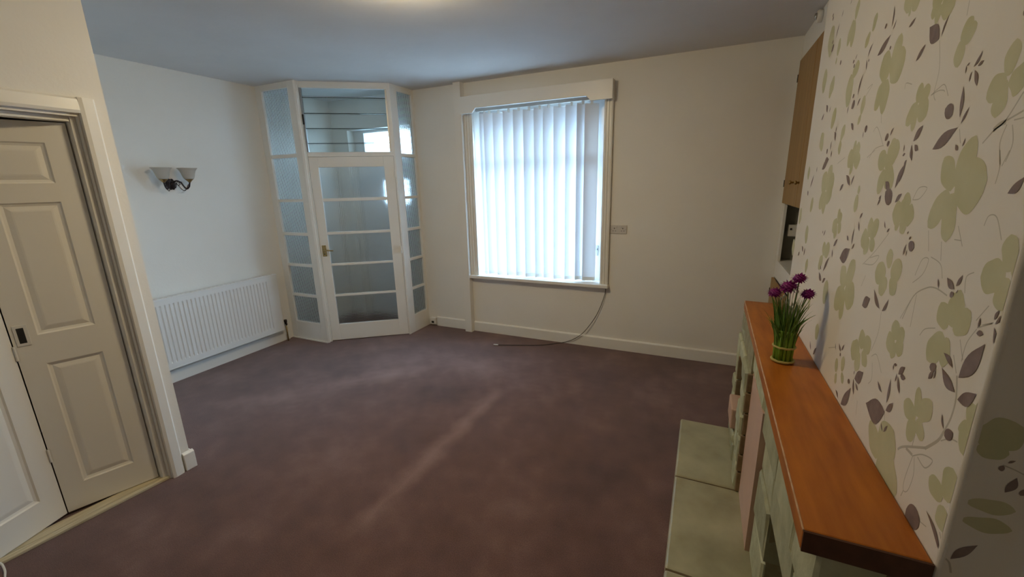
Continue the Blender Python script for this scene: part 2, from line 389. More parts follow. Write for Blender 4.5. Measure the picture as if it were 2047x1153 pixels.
LEAVES = [
    (2.375, 2.17, 2.344, 2.219, 0.2), (2.213, 2.243, 2.201, 2.261, 0.3), (2.327, 2.234, 2.31, 2.257, 0.3), (1.691, 2.015, 1.698, 2.072, 0.2), 
    (1.678, 2.005, 1.66, 2.026, 0.25), (1.777, 1.96, 1.686, 1.995, 0.3), (1.557, 1.976, 1.519, 1.988, 0.3), (1.466, 1.874, 1.425, 1.902, 0.3), 
    (1.876, 1.98, 1.843, 2.013, 0.25), (1.868, 1.939, 1.883, 1.974, 0.3), (1.92, 1.87, 1.894, 1.933, 0.25), (1.905, 1.834, 1.88, 1.856, 0.3), 
    (2.022, 2.006, 2.006, 2.021, 0.3), (1.387, 1.678, 1.348, 1.712, 0.28), (1.374, 1.634, 1.392, 1.671, 0.4), (1.547, 1.705, 1.53, 1.725, 0.35), 
    (1.436, 1.657, 1.437, 1.675, 0.3), (1.416, 1.625, 1.404, 1.636, 0.4), (2.181, 1.704, 2.181, 1.741, 0.35), (2.159, 1.675, 2.15, 1.697, 0.3), 
    (2.253, 1.648, 2.182, 1.669, 0.5), (2.424, 1.849, 2.388, 1.874, 0.4), (2.299, 1.865, 2.283, 1.889, 0.3), (2.331, 1.869, 2.369, 1.904, 0.5), 
    (2.125, 1.736, 2.158, 1.774, 0.5), (2.139, 1.77, 2.139, 1.794, 0.5), (1.906, 1.755, 1.946, 1.782, 0.4), (2.016, 1.823, 2.009, 1.849, 0.35), 
    (1.787, 1.719, 1.789, 1.741, 0.3), (1.741, 2.027, 1.747, 2.039, 1.3), (1.669, 1.951, 1.674, 1.961, 1), (1.564, 1.696, 1.575, 1.713, 1.2), 
    (1.56, 1.683, 1.542, 1.689, 0.8), (1.78, 1.744, 1.756, 1.751, 0.9), (1.947, 1.834, 1.962, 1.86, 1.2), (1.967, 1.87, 1.974, 1.883, 1.2), 
    (2.037, 1.997, 2.04, 2.009, 1.4), (2.02, 1.979, 2.027, 1.991, 1), (2.238, 2.04, 2.22, 2.044, 1), (2.4, 2.129, 2.414, 2.151, 1.5), 
    (2.42, 2.162, 2.427, 2.173, 1.4), (2.482, 2.271, 2.489, 2.282, 1.4), (2.492, 2.287, 2.498, 2.297, 1.4), (1.856, 1.962, 1.86, 1.97, 1), 
    (1.353, 1.656, 1.375, 1.67, 0.6), (1.435, 1.647, 1.419, 1.652, 0.5), (2.223, 1.698, 2.241, 1.71, 1), (1.357, 1.895, 1.421, 1.937, 0.6), 
    (1.348, 1.897, 1.329, 1.936, 0.2), (1.466, 1.874, 1.427, 1.903, 0.3), (1.177, 1.799, 1.156, 1.823, 0.3), (1.162, 1.797, 1.143, 1.803, 0.4), 
    (1.15, 1.76, 1.17, 1.792, 0.35), (1.181, 1.773, 1.18, 1.792, 0.3), (1.204, 1.793, 1.206, 1.808, 0.25), (1.204, 1.807, 1.194, 1.811, 0.4), 
    (1.188, 1.709, 1.2, 1.769, 0.24), (1.178, 1.696, 1.159, 1.725, 0.25), (1.277, 1.653, 1.187, 1.69, 0.34), (1.22, 1.718, 1.257, 1.735, 0.75), 
    (1.154, 1.651, 1.148, 1.667, 0.3), (1.166, 1.645, 1.18, 1.657, 0.55), (1.35, 1.656, 1.375, 1.67, 0.5), (1.385, 1.679, 1.348, 1.711, 0.3), 
    (1.053, 1.848, 1.056, 1.857, 0.4), (2.275, 1.631, 2.191, 1.67, 0.4), (2.454, 1.55, 2.408, 1.611, 0.22), (1.841, 1.568, 1.9, 1.604, 0.35), 
    (1.828, 1.569, 1.804, 1.603, 0.28), (1.951, 1.547, 1.915, 1.573, 0.4), (1.444, 1.566, 1.406, 1.629, 0.3), (1.451, 1.53, 1.505, 1.556, 0.7), 
    (1.426, 1.53, 1.391, 1.554, 0.4), (1.48, 1.566, 1.518, 1.583, 0.6), (1.547, 1.516, 1.53, 1.546, 0.28), (1.545, 1.535, 1.533, 1.546, 0.4), 
    (1.713, 1.38, 1.712, 1.434, 0.25), (1.705, 1.366, 1.684, 1.389, 0.35), (1.751, 1.389, 1.776, 1.403, 0.5), (1.815, 1.318, 1.722, 1.365, 0.55), 
    (1.917, 1.346, 1.876, 1.379, 0.35), (1.66, 1.43, 1.681, 1.46, 0.35), (1.678, 1.468, 1.656, 1.488, 0.35), (1.456, 1.46, 1.469, 1.479, 0.3), 
    (1.442, 1.451, 1.427, 1.463, 0.4), (2.003, 1.233, 1.946, 1.3, 0.25), (2.006, 1.193, 2.061, 1.219, 0.45), (1.991, 1.189, 1.953, 1.215, 0.4), 
    (2.037, 1.233, 2.054, 1.248, 0.5), (1.909, 1.303, 1.924, 1.334, 0.4), (1.392, 1.25, 1.452, 1.29, 0.28), (1.373, 1.249, 1.346, 1.289, 0.32), 
    (1.52, 1.224, 1.469, 1.259, 0.65), (2.08, 1.366, 2.06, 1.392, 0.35), (2.097, 1.373, 2.099, 1.385, 0.7), (2.51, 1.214, 2.487, 1.24, 0.5), 
    (2.412, 1.248, 2.447, 1.272, 0.5), (2.385, 1.234, 2.372, 1.275, 0.4), (1.313, 1.412, 1.311, 1.436, 0.3), (2.477, 1.512, 2.5, 1.536, 0.6), 
    (2.157, 1.678, 2.161, 1.704, 0.4), (2.229, 1.699, 2.224, 1.711, 0.5), (2.37, 1.62, 2.373, 1.646, 0.4), (0.977, 1.566, 0.945, 1.593, 0.45), 
    (1.426, 1.581, 1.406, 1.635, 0.3), (1.374, 1.632, 1.393, 1.67, 0.25), (1.064, 1.383, 1.097, 1.399, 0.5), (1.06, 1.39, 1.046, 1.415, 0.4), 
    (1.121, 1.371, 1.131, 1.39, 0.3), (1.066, 1.365, 1.071, 1.377, 1.1), (1.054, 1.377, 1.05, 1.386, 0.4), (1.266, 1.434, 1.298, 1.441, 0.75), 
    (1.316, 1.408, 1.309, 1.437, 0.25), (1.299, 1.409, 1.3, 1.425, 0.3), (1.301, 1.449, 1.292, 1.457, 0.5), (1.316, 1.461, 1.312, 1.468, 0.5), 
    (1.547, 0.883, 1.487, 0.97, 0.4), (1.581, 0.887, 1.617, 0.901, 0.35), (1.457, 0.962, 1.479, 1.005, 0.3), (1.472, 1.008, 1.416, 1.053, 0.6), 
    (1.43, 0.988, 1.459, 1.002, 0.35), (1.483, 1.016, 1.482, 1.03, 0.4), (1.24, 1.048, 1.243, 1.112, 0.22), (1.276, 1.059, 1.312, 1.075, 0.28), 
    (1.238, 1.024, 1.358, 0.986, 0.6), (1.234, 1.03, 1.204, 1.067, 0.45), (1.185, 1.1, 1.21, 1.135, 0.32), (1.21, 1.139, 1.185, 1.168, 0.5), 
    (1.199, 1.14, 1.173, 1.145, 0.6), (1.219, 1.115, 1.217, 1.139, 0.25), (1.24, 1.136, 1.242, 1.152, 0.25), (1.227, 1.155, 1.242, 1.152, 0.6), 
    (1.229, 0.974, 1.245, 0.99, 0.3), (1.222, 0.977, 1.207, 1.003, 0.35), (1.633, 1.033, 1.663, 1.051, 0.4), (1.628, 1.038, 1.61, 1.066, 0.35), 
    (1.63, 1.016, 1.636, 1.027, 0.9), (1.524, 0.977, 1.502, 0.981, 0.7), (1.955, 0.894, 1.92, 0.938, 0.35), (1.995, 0.898, 2.028, 0.928, 0.3), 
    (1.687, 1.018, 1.699, 1.038, 0.25), (0.982, 1.234, 0.934, 1.318, 0.42), (0.982, 1.204, 1.041, 1.229, 0.4), (1.008, 1.243, 1.047, 1.258, 0.35), 
    (0.969, 1.196, 0.922, 1.231, 0.5), (0.988, 1.124, 1.004, 1.149, 0.22), (0.978, 1.117, 0.957, 1.134, 0.75), (0.928, 1.363, 0.921, 1.382, 0.4), 
    (0.904, 1.31, 0.923, 1.352, 0.28), (0.964, 1.337, 0.964, 1.357, 0.3), (0.964, 1.327, 0.945, 1.332, 0.6), (1.08, 1.187, 1.068, 1.211, 0.5), 
    (1.061, 1.195, 1.061, 1.217, 0.3), (1.085, 1.211, 1.061, 1.223, 0.7), (0.923, 1.357, 0.89, 1.389, 0.24), (0.871, 1.334, 0.905, 1.349, 0.26), 
    (0.903, 0.907, 0.977, 0.947, 0.16), (0.989, 0.913, 1.045, 0.878, 0.75), (0.98, 1.114, 0.958, 1.133, 0.75), ]
RETURN_PETALS = [
    (0.47, 1.031, 0.531, 1.031, 0.4), (0.47, 0.993, 0.534, 0.992, 0.4), (0.462, 1.14, 0.503, 1.136, 0.7), (0.461, 1.15, 0.511, 1.189, 0.8), ]
RETURN_LEAVES = [
    (0.468, 0.905, 0.498, 0.948, 0.36), (0.511, 1.064, 0.52, 1.096, 0.45), (0.499, 1.103, 0.5, 1.114, 0.7), (0.504, 1.12, 0.513, 1.127, 0.4), 
    (0.53, 1.064, 0.533, 1.077, 0.7), ]
STEMS = [
    (1, (1.693, 1.73), (1.662, 1.739), (1.586, 1.681)), (1, (1.69, 1.652), (1.653, 1.677), (1.587, 1.683)), 
    (1, (1.506, 1.818), (1.503, 1.831), (1.464, 1.821)), (1, (1.65, 1.774), (1.637, 1.748)), (1, (1.822, 1.874), (1.778, 1.879), (1.837, 1.85)), 
    (1, (1.252, 1.937), (1.25, 1.909)), (1, (1.354, 1.892), (1.326, 1.827), (1.328, 1.778), (1.314, 1.76)), 
    (1, (1.341, 1.775), (1.311, 1.784), (1.284, 1.787), (1.257, 1.76)), (1, (1.341, 1.775), (1.309, 1.779), (1.285, 1.776), (1.277, 1.772)), 
    (1.5, (1.086, 1.652), (1.059, 1.672), (1.033, 1.685), (1.003, 1.725)), (1, (1.026, 1.678), (1.033, 1.649), (1.018, 1.613)), 
    (1, (1.011, 1.676), (0.998, 1.646), (1.005, 1.617)), (1, (1.01, 1.683), (0.986, 1.684)), (1, (1.179, 1.686), (1.164, 1.658)), 
    (4, (1.062, 1.672), (1.047, 1.68), (1.03, 1.683)), (1.5, (1.029, 1.685), (0.991, 1.695)), (1, (1.579, 1.338), (1.503, 1.388), (1.426, 1.451)), 
    (1, (1.567, 1.342), (1.497, 1.353), (1.466, 1.383), (1.529, 1.367)), (1, (1.558, 1.275), (1.538, 1.312)), (1, (2.041, 1.648), (1.954, 1.666)), 
    (1, (1.71, 1.655), (1.648, 1.674)), (1, (1.238, 1.357), (1.199, 1.386), (1.188, 1.42), (1.216, 1.415), (1.234, 1.375)), 
    (1, (1.18, 1.427), (1.135, 1.419), (1.116, 1.393)), (1.5, (1.251, 1.265), (1.22, 1.329), (1.171, 1.36), (1.132, 1.369), (1.084, 1.365)), 
    (1, (1.207, 1.336), (1.204, 1.26)), (1, (1.216, 1.48), (1.196, 1.437)), (1, (1.151, 1.464), (1.137, 1.426)), (1, (1.105, 1.474), (1.079, 1.475)), 
    (1, (1.102, 1.501), (1.072, 1.465)), (1, (1.02, 1.509), (1.013, 1.527), (0.99, 1.526), (0.963, 1.491)), (1, (0.975, 1.347), (0.951, 1.381)), 
    (1, (0.955, 1.345), (0.928, 1.358)), (1, (1.028, 1.384), (1.035, 1.413), (1.015, 1.426)), (1, (1.018, 1.581), (1.017, 1.61), (1.028, 1.637)), 
    (1, (1.012, 1.61), (1.001, 1.635)), (1, (1.326, 1.541), (1.305, 1.569), (1.265, 1.57), (1.29, 1.546), (1.326, 1.541)), 
    (1, (1.377, 1.245), (1.371, 1.188), (1.394, 1.127)), (1, (1.24, 1.024), (1.226, 0.993)), (1, (1.383, 1.116), (1.351, 1.132), (1.302, 1.101)), 
    (1, (1.37, 1.102), (1.354, 1.062), (1.369, 1.04)), (1, (1.421, 0.961), (1.411, 0.92)), (1.2, (1.769, 0.994), (1.699, 1.023)), 
    (1, (1.229, 1.317), (1.262, 1.263)), (2.5, (1.138, 0.982), (1.113, 1.005), (1.032, 1.054)), 
    (2.2, (0.986, 1.119), (0.975, 1.156), (0.975, 1.196), (0.989, 1.235)), (1.2, (0.993, 1.238), (1.015, 1.266)), (1, (0.984, 1.268), (1.007, 1.3)), 
    (1, (0.987, 1.264), (0.985, 1.301), (0.967, 1.334)), (1, (0.967, 1.336), (0.93, 1.356)), (3, (1.033, 1.052), (0.997, 1.093), (0.986, 1.119)), 
    (1.2, (0.988, 1.098), (0.963, 1.118), (0.939, 1.126)), (1, (1.154, 1.257), (1.138, 1.277), (1.099, 1.292)), (1, (1.08, 1.056), (1.082, 1.026)), 
    (1.3, (1.072, 1.008), (1.037, 1.035), (0.998, 1.047), (1.017, 1.017), (1.052, 1.019)), (3, (1.104, 1.007), (1.073, 1.01)), 
    (1, (1.07, 1.01), (1.081, 0.944), (1.075, 0.919), (1.058, 0.932), (1.051, 0.976), (1.064, 1.011)), (1.2, (1.075, 0.919), (1.08, 0.9)), 
    (1, (0.989, 0.91), (0.965, 0.918)), (1.5, (0.897, 0.92), (0.922, 0.944)), ]
RETURN_STEMS = [
    (1.5, (0.46, 0.904), (0.468, 0.896), (0.474, 0.875)), (1, (0.499, 1.115), (0.514, 1.11), (0.527, 1.104)), ]

# ------------------------------------------------------------------ shell of the room
mb = MB()
mb.box(-4.3, 1.1, YB - .1, YW + .44, -0.1, 0)
struct('floor', mb, 'carpet', 'trodden brown fitted carpet with paler tracks pressed into the pile', 'carpet')
struct('ceiling', MB().box(-4.3, 1.1, YB - .1, YW + .44, H, H + 0.1), 'ceil', 'plain white painted ceiling with a yellow lamp glow', 'ceiling')
struct('wall_left', MB().box(XL - 0.15, XL, YB, YW + .44, 0, H), 'wall', 'plain white wall behind the radiator and twin wall light', 'wall')

WX0, WX1, WZ0, WZ1 = -2.175, -0.855, 0.645, 2.36          # window opening
DX0, DX1, DZ1 = -3.86, -2.98, 2.25                          # front door opening in the lobby
mb = MB()
Y0, Y1 = YW, YW + 0.44
mb.box(XL, DX0, Y0, Y1, 0, H).box(DX0, DX1, Y0, Y1, DZ1, H).box(DX1, WX0, Y0, Y1, 0, H)
mb.box(WX0, WX1, Y0 + .22, Y1, 2.17, WZ1)  # unseen outer lintel, added low to shade the top of the blind
mb.box(WX0, WX1, Y0, Y1, 0, WZ0).box(WX0, WX1, Y0, Y1, WZ1, H).box(WX1, 1.1, Y0, Y1, 0, H)
struct('wall_far', mb, 'wall', 'cream wall around the window with the blind', 'wall')
struct('wall_back', MB().box(-4.3, 1.1, YB - .1, YB, 0, H), 'wall')

# chimney breast: wallpapered face with rounded corners, returns into both alcoves
def arc(cx, cy, r, a0, a1, n=8):
    return [(cx + r * math.cos(math.radians(a0 + (a1 - a0) * i / n)), cy + r * math.sin(math.radians(a0 + (a1 - a0) * i / n))) for i in range(n + 1)]
R = 0.009
poly = [(XN + .1, YC0)] + arc(XC + R, YC0 + R, R, 270, 180) + arc(XC + 0.006, YC1 - 0.006, 0.006, 180, 90, 3) + [(XN + .1, YC1)]
wall_right = struct('wall_right', MB().prism(poly, 0, H), 'paper', 'chimney breast papered with olive flowers and mauve leaves', 'wall', smooth=False)
mb = MB().box(XN, XN + .1, YB, YC0, 0, H).box(XN, XN + .1, YC1, YW, 0, H)
struct('wall_alcove', mb, 'wall')

# wallpaper print: flat shapes lying on the paper
def clip(poly, ax, lim):
    out = []
    for i in range(len(poly)):
        a, b = poly[i], poly[(i + 1) % len(poly)]
        ia, ib = a[ax] >= lim, b[ax] >= lim
        if ia: out.append(a)
        if ia != ib:
            t = (lim - a[ax]) / (b[ax] - a[ax]); out.append(tuple(a[k] + (b[k] - a[k]) * t for k in (0, 1)))
    return out
def petal(y0, z0, y1, z1, w, rnd):
    L = math.hypot(y1 - y0, z1 - z0); dx, dy = (y1 - y0) / L, (z1 - z0) / L
    n = 14; l = []; r = []
    ph = rnd.random() * 6; am = 0.10 * rnd.random() + 0.03
    for i in range(n + 1):
        t = i / n
        hw = 0.59 * w * L * (math.sin(math.pi * t ** 1.25) ** 0.55 * 0.9 + 0.25 * (1 - t)) if 0 < t < 1 else 0.59 * w * L * (0.25 if t == 0 else 0.05)
        hl = hw * (1 + am * math.sin(ph + 9 * t)); hr = hw * (1 + am * math.sin(ph + 2 + 8 * t))
        c = (y0 + dx * L * t, z0 + dy * L * t)
        l.append((c[0] - dy * hl, c[1] + dx * hl)); r.append((c[0] + dy * hr, c[1] - dx * hr))
    return l + r[::-1]
def leaf(y0, z0, y1, z1, w, rnd):
    L = math.hypot(y1 - y0, z1 - z0); dx, dy = (y1 - y0) / L, (z1 - z0) / L
    n = 8; l = []; r = []; bend = (rnd.random() - 0.5) * 0.2 * L
    for i in range(n + 1):
        t = i / n
        hw = (0.44 if w < .68 else .5) * w * L * math.sin(math.pi * t ** .9) ** (1.15 if w < .68 else .6)
        b = bend * math.sin(math.pi * t)
        c = (y0 + dx * L * t - dy * b, z0 + dy * L * t + dx * b)
        l.append((c[0] - dy * hw, c[1] + dx * hw)); r.append((c[0] + dy * hw, c[1] - dx * hw))
    return l + r[1:-1][::-1]
def stroke(pts, hw):
    P = []
    for i in range(len(pts) - 1):                       # Catmull-Rom through the points
        a = pts[max(i - 1, 0)]; b = pts[i]; c = pts[i + 1]; d = pts[min(i + 2, len(pts) - 1)]
        for j in range(6):
            t = j / 6
            P.append(tuple(0.5 * (2 * b[k] + (c[k] - a[k]) * t + (2 * a[k] - 5 * b[k] + 4 * c[k] - d[k]) * t * t + (3 * b[k] - a[k] - 3 * c[k] + d[k]) * t ** 3) for k in (0, 1)))
    P.append(pts[-1])
    quads = []
    off = []
    for i, p in enumerate(P):
        a = P[max(i - 1, 0)]; b = P[min(i + 1, len(P) - 1)]
        l = math.hypot(b[0] - a[0], b[1] - a[1]) or 1
        off.append((-(b[1] - a[1]) / l * hw, (b[0] - a[0]) / l * hw))
    for i in range(len(P) - 1):
        p, q, o, u = P[i], P[i + 1], off[i], off[i + 1]
        quads.append([(p[0] + o[0], p[1] + o[1]), (q[0] + u[0], q[1] + u[1]), (q[0] - u[0], q[1] - u[1]), (p[0] - o[0], p[1] - o[1])])
    return quads
def lay(name, polys, m, d0, ret=False, step=2e-6):
    b = MB()
    for i, pl in enumerate(polys):
        pl = clip(pl, 0, XC + R if ret else YC0 + R)
        if not ret: pl = clip(pl, 1, 0.05)
        if len(pl) < 3: continue
        d = d0 + step * i
        v = [(y, YC0 - d, z) for y, z in pl] if ret else [(XC - d, y, z) for y, z in pl]
        b.add(v, [tuple(range(len(v)))])
    return b.build(name, m, wall_right, recalc=False)
rp = random.Random(3)
# the far end and the low part of the paper repeat the same motifs
lay('printed_green_flowers', [petal(*a, rp) for a in PETALS], 'pgreen', 0.00012)
lay('printed_mauve_leaves', [leaf(*a, rp) for a in LEAVES], 'ppurple', 0.0006)
lay('printed_grey_stems', [q for a in STEMS for q in stroke(a[1:], 0.0011 * a[0])], 'pgrey', 0.00008, step=0)
lay('printed_green_flowers', [petal(*a, rp) for a in RETURN_PETALS], 'pgreen', 0.00012, True)
lay('printed_mauve_leaves', [leaf(*a, rp) for a in RETURN_LEAVES], 'ppurple', 0.0006, True)
lay('printed_grey_stems', [q for a in RETURN_STEMS for q in stroke(a[1:], 0.0011 * a[0])], 'pgrey', 0.00008, True, step=0)

# closet that juts into the room, with the opening of the folding door
OY0, OY1, OZ1 = 0.315, 1.085, 1.965
mb = MB().box(XJ - .1, XJ, YB, OY0, 0, H).box(XJ - .1, XJ, OY0, OY1, OZ1, H).box(XJ - .1, XJ, OY1, YJ, 0, H)
mb.box(XL, XJ - .1, YJ - .1, YJ, 0, H)
struct('wall_closet', mb, 'wall', 'cream wall that juts out around the folding closet doors', 'wall')

def skirt(name, poly_fn, label=None):
    return struct(name, poly_fn, 'white', label, 'skirting' if label else None, bevel=0.003)
def skirt_x(y, x0, x1, h=0.115, t=0.018):      # on a wall facing -Y
    return MB().prism([(y, 0), (y - t, 0), (y - t, h - .012), (y - t * .5, h - .004), (y, h)], x0, x1, axis=0)
def skirt_y(x, y0, y1, h=0.115, t=0.018):      # on a wall facing +X
    return MB().prism([(x, 0), (x + t, 0), (x + t, h - .012), (x + t * .5, h - .004), (x, h)], y0, y1, axis=1)
skirt('baseboard_far', skirt_x(YW, -2.268, XA), 'white skirting board under the window with the blind')
skirt('baseboard_lobby', skirt_x(YW, -2.77, -2.352), 'short white skirting board between the glazed screen and the boxed pipe')
skirt('baseboard_left', skirt_y(XL, YJ, 2.95), 'white skirting board under the radiator')
mb = skirt_y(XJ, 1.137, YJ + .018)
mb.prism([(YJ, 0), (YJ + .018, 0), (YJ + .018, .103), (YJ + .009, .111), (YJ, .115)], XL, XJ + .009, axis=0)
skirt('baseboard_closet', mb, 'white skirting return at the corner beside the folding closet doors')

# architrave, lining, track and threshold of the closet opening
tr = thing('trim_1', (XJ, OY1, 0), 'cream architrave framing the folding closet doors', 'door frame', kind='structure')
mb = MB().prism([(XJ, 1.068), (XJ + .016, 1.070), (XJ + .02, 1.085), (XJ + .016, 1.125), (XJ, 1.137)], 0, 2.037)
mb.build('architrave', 'white', tr)
MB().prism([(XJ, OZ1), (XJ + .016, OZ1 + .002), (XJ + .02, OZ1 + .015), (XJ + .016, 2.027), (XJ, 2.037)], OY0 - .07, 1.0685, axis=1).build('head_architrave', 'white', tr)
MB().prism([(XJ, OY0 + .01), (XJ + .02, OY0), (XJ + .02, OY0 - .06), (XJ, OY0 - .07)], 0, 2.037).build('architrave', 'white', tr)
MB().box(XJ - .1, XJ - .001, 1.062, OY1, 0, OZ1).build('jamb_lining', 'wallj', tr)
MB().box(XJ - .095, XJ - .026, 1.040, 1.062, 0, OZ1 - .012).build('door_stop', 'wallj', tr, bevel=.002)
MB().box(XJ - .1, XJ - .001, OY0, OY0 + .02, 0, OZ1).build('jamb_lining', 'wallj', tr)
MB().box(XJ - .1, XJ - .001, OY0 + .02, 1.062, OZ1 - .012, OZ1).build('head_lining', 'wallj', tr)
MB().box(XJ - .085, XJ - .03, OY0 + .02, 1.040, OZ1 - .034, OZ1 - .012).build('sliding_track', 'white', tr, bevel=.003)
mb = MB().prism([(XJ - .004, 1.084), (XJ - .03, 1.084), (-2.79, .317), (-2.752, .317)], 0.0, .014)
th = mb.build('threshold', 'timber', tr, bevel=.002)
MB().prism([(XJ - .03, 1.084), (XJ - .036, 1.084), (-2.798, .317), (-2.79, .317)], 0.0, .009).build('threshold_groove', 'dark', tr)
MB().prism([(XJ - .036, 1.084), (XJ - .1, 1.084), (-2.86, .317), (-2.798, .317)], 0.0, .012).build('threshold_board', 'timber', tr, bevel=.002)

# ------------------------------------------------------------------ folding closet doors
LW, LH, LT = 0.362, 1.91, 0.033
def leaf_mesh():
    b = MB()
    px = (0.082, LW - 0.082)
    rows = [(0.14, 0.80), (0.945, 1.555), (1.64, 1.82)]
    zs = [0] + [z for r in rows for z in r] + [LH]
    f = 0.0
    def q(x0, x1, z0, z1): b.add([(x0, f, z0), (x1, f, z0), (x1, f, z1), (x0, f, z1)], [(0, 1, 2, 3)])
    q(0, px[0], 0, LH); q(px[1], LW, 0, LH)
    for i in range(0, len(zs), 2): q(px[0], px[1], zs[i], zs[i + 1])
    for (z0, z1) in rows:
        rings = []
        for ins, d in ((0, 0), (.006, .006), (.016, .0095), (.034, .004), (.040, .003)):
            rings.append([(px[0] + ins, f + d, z0 + ins), (px[1] - ins, f + d, z0 + ins), (px[1] - ins, f + d, z1 - ins), (px[0] + ins, f + d, z1 - ins)])
        v = [p for r in rings for p in r]; fs = []
        for k in range(len(rings) - 1):
            for j in range(4): fs.append((k * 4 + j, k * 4 + (j + 1) % 4, k * 4 + 4 + (j + 1) % 4, k * 4 + 4 + j))
        k = (len(rings) - 1) * 4; fs.append((k, k + 1, k + 2, k + 3))
        b.add(v, fs)
    # back and edges
    b.add([(0, 0, 0), (LW, 0, 0), (LW, LT, 0), (0, LT, 0), (0, 0, LH), (LW, 0, LH), (LW, LT, LH), (0, LT, LH)],
          [(0, 1, 2, 3), (4, 7, 6, 5), (0, 3, 7, 4), (1, 5, 6, 2), (3, 2, 6, 7)])
    bm_ = b
    return bm_
fold = thing('door_3', (-2.80, .69, 0), 'white folding closet door of two panelled leaves', 'door', kind='structure')
E1, HG, E2 = Vector((-2.745, .342, .016)), Vector((-2.860, .687, .016)), Vector((-2.745, 1.032, .016))
def place_leaf(a, b_, name):
    o = leaf_mesh().build(name, 'doorw', fold, local=True, recalc=False)
    d = b_ - a; an = math.atan2(d.y, d.x)
    o.location = a - Vector((-2.80, .69, 0)); o.rotation_euler = (0, 0, an)
    WORLD[o.name] = Matrix.Translation(a) @ Matrix.Rotation(an, 4, 'Z')
    return o
leaf1 = place_leaf(E1, HG, 'door_leaf')
leaf2 = place_leaf(HG + Vector((.001, .003, 0)), E2, 'door_leaf')
pl = MB().box(.012, .058, -.003, .0, .905, 1.005).build('pull_plate', 'plastic', leaf2, local=True, bevel=.004)
MB().box(.022, .046, -.0035, -.001, .918, .992).build('finger_recess', 'black', leaf2, local=True, bevel=.004)
for z in (.30, .84, 1.66):
    b = MB().box(-.012, .010, -.003, -.0005, z, z + .07); b.tube([(-.0, -.004, z), (-.0, -.004, z + .07)], .0045)
    b.build('hinge', 'plastic', leaf2, local=True)

# ------------------------------------------------------------------ radiator
rad = thing('radiator', (XL, 2.2, .15), 'white ribbed panel radiator under the twin wall light', 'radiator')
RY0, RY1, RZ0, RZ1, RX = 1.30, 2.845, .150, .748, XL + .088
prof = [(RY0, 0)]
pitch = .0333; y = RY0 + .05
while y < RY1 - .12:
    prof += [(y, 0), (y + .005, -.009), (y + .0115, -.009), (y + .0165, 0)]; y += pitch
prof.append((RY1, 0))
zr = [(RZ0, False), (RZ0 + .045, False), (RZ0 + .06, True), (RZ1 - .06, True), (RZ1 - .045, False), (RZ1, False)]
b = MB(); v = []; f = []
n = len(prof)
for z, on in zr:
    for (yy, d) in prof: v.append((RX + (d if on else 0), yy, z))
for i in range(len(zr) - 1):
    for j in range(n - 1): f.append((i * n + j, i * n + j + 1, (i + 1) * n + j + 1, (i + 1) * n + j))
b.add(v, f); b.build('front_panel', 'rad', rad, recalc=False)
MB().box(RX - .012, RX - .0095, RY0, RY1, RZ0, RZ1).build('inner_panel', 'rad', rad)
b = MB().box(RX - .06, RX + .0015, RY0 - .002, RY1 + .002, RZ1 - .004, RZ1 + .006)
for i in range(40): b.box(RX - .055, RX - .012, RY0 + .03 + i * .038, RY0 + .033 + i * .038, RZ1 + .006, RZ1 + .008)
b.build('top_grille', 'rad', rad, bevel=.0015)
MB().box(RX - .06, RX + .001, RY1, RY1 + .003, RZ0 + .02, RZ1 - .004).build('end_panel', 'rad', rad, bevel=.001)
MB().box(RX - .004, RX + .001, RY0, RY1, RZ0 - .006, RZ0 + .004).build('bottom_rim', 'rad', rad, bevel=.001)
for yb in (1.5, 2.6): MB().box(XL + .001, RX - .012, yb, yb + .03, .2, .6).build('wall_bracket', 'rad', rad)
vv = MB().tube([(RX - .03, RY1, .185), (RX - .03, RY1 + .055, .185)], .010).build('valve', 'alu', rad, smooth=True)
b = MB().lathe([(.0, -.03), (.015, -.03), (.013, 0), (.016, .005), (.016, .03), (0, .032)], (RX - .03, RY1 + .045, .21), 12)
b.build('valve_knob', 'iron', vv, smooth=True)
MB().tube([(RX - .03, RY1 + .045, .19), (RX - .03, RY1 + .045, .0)], .0075).build('pipe', 'brass', rad, smooth=True)

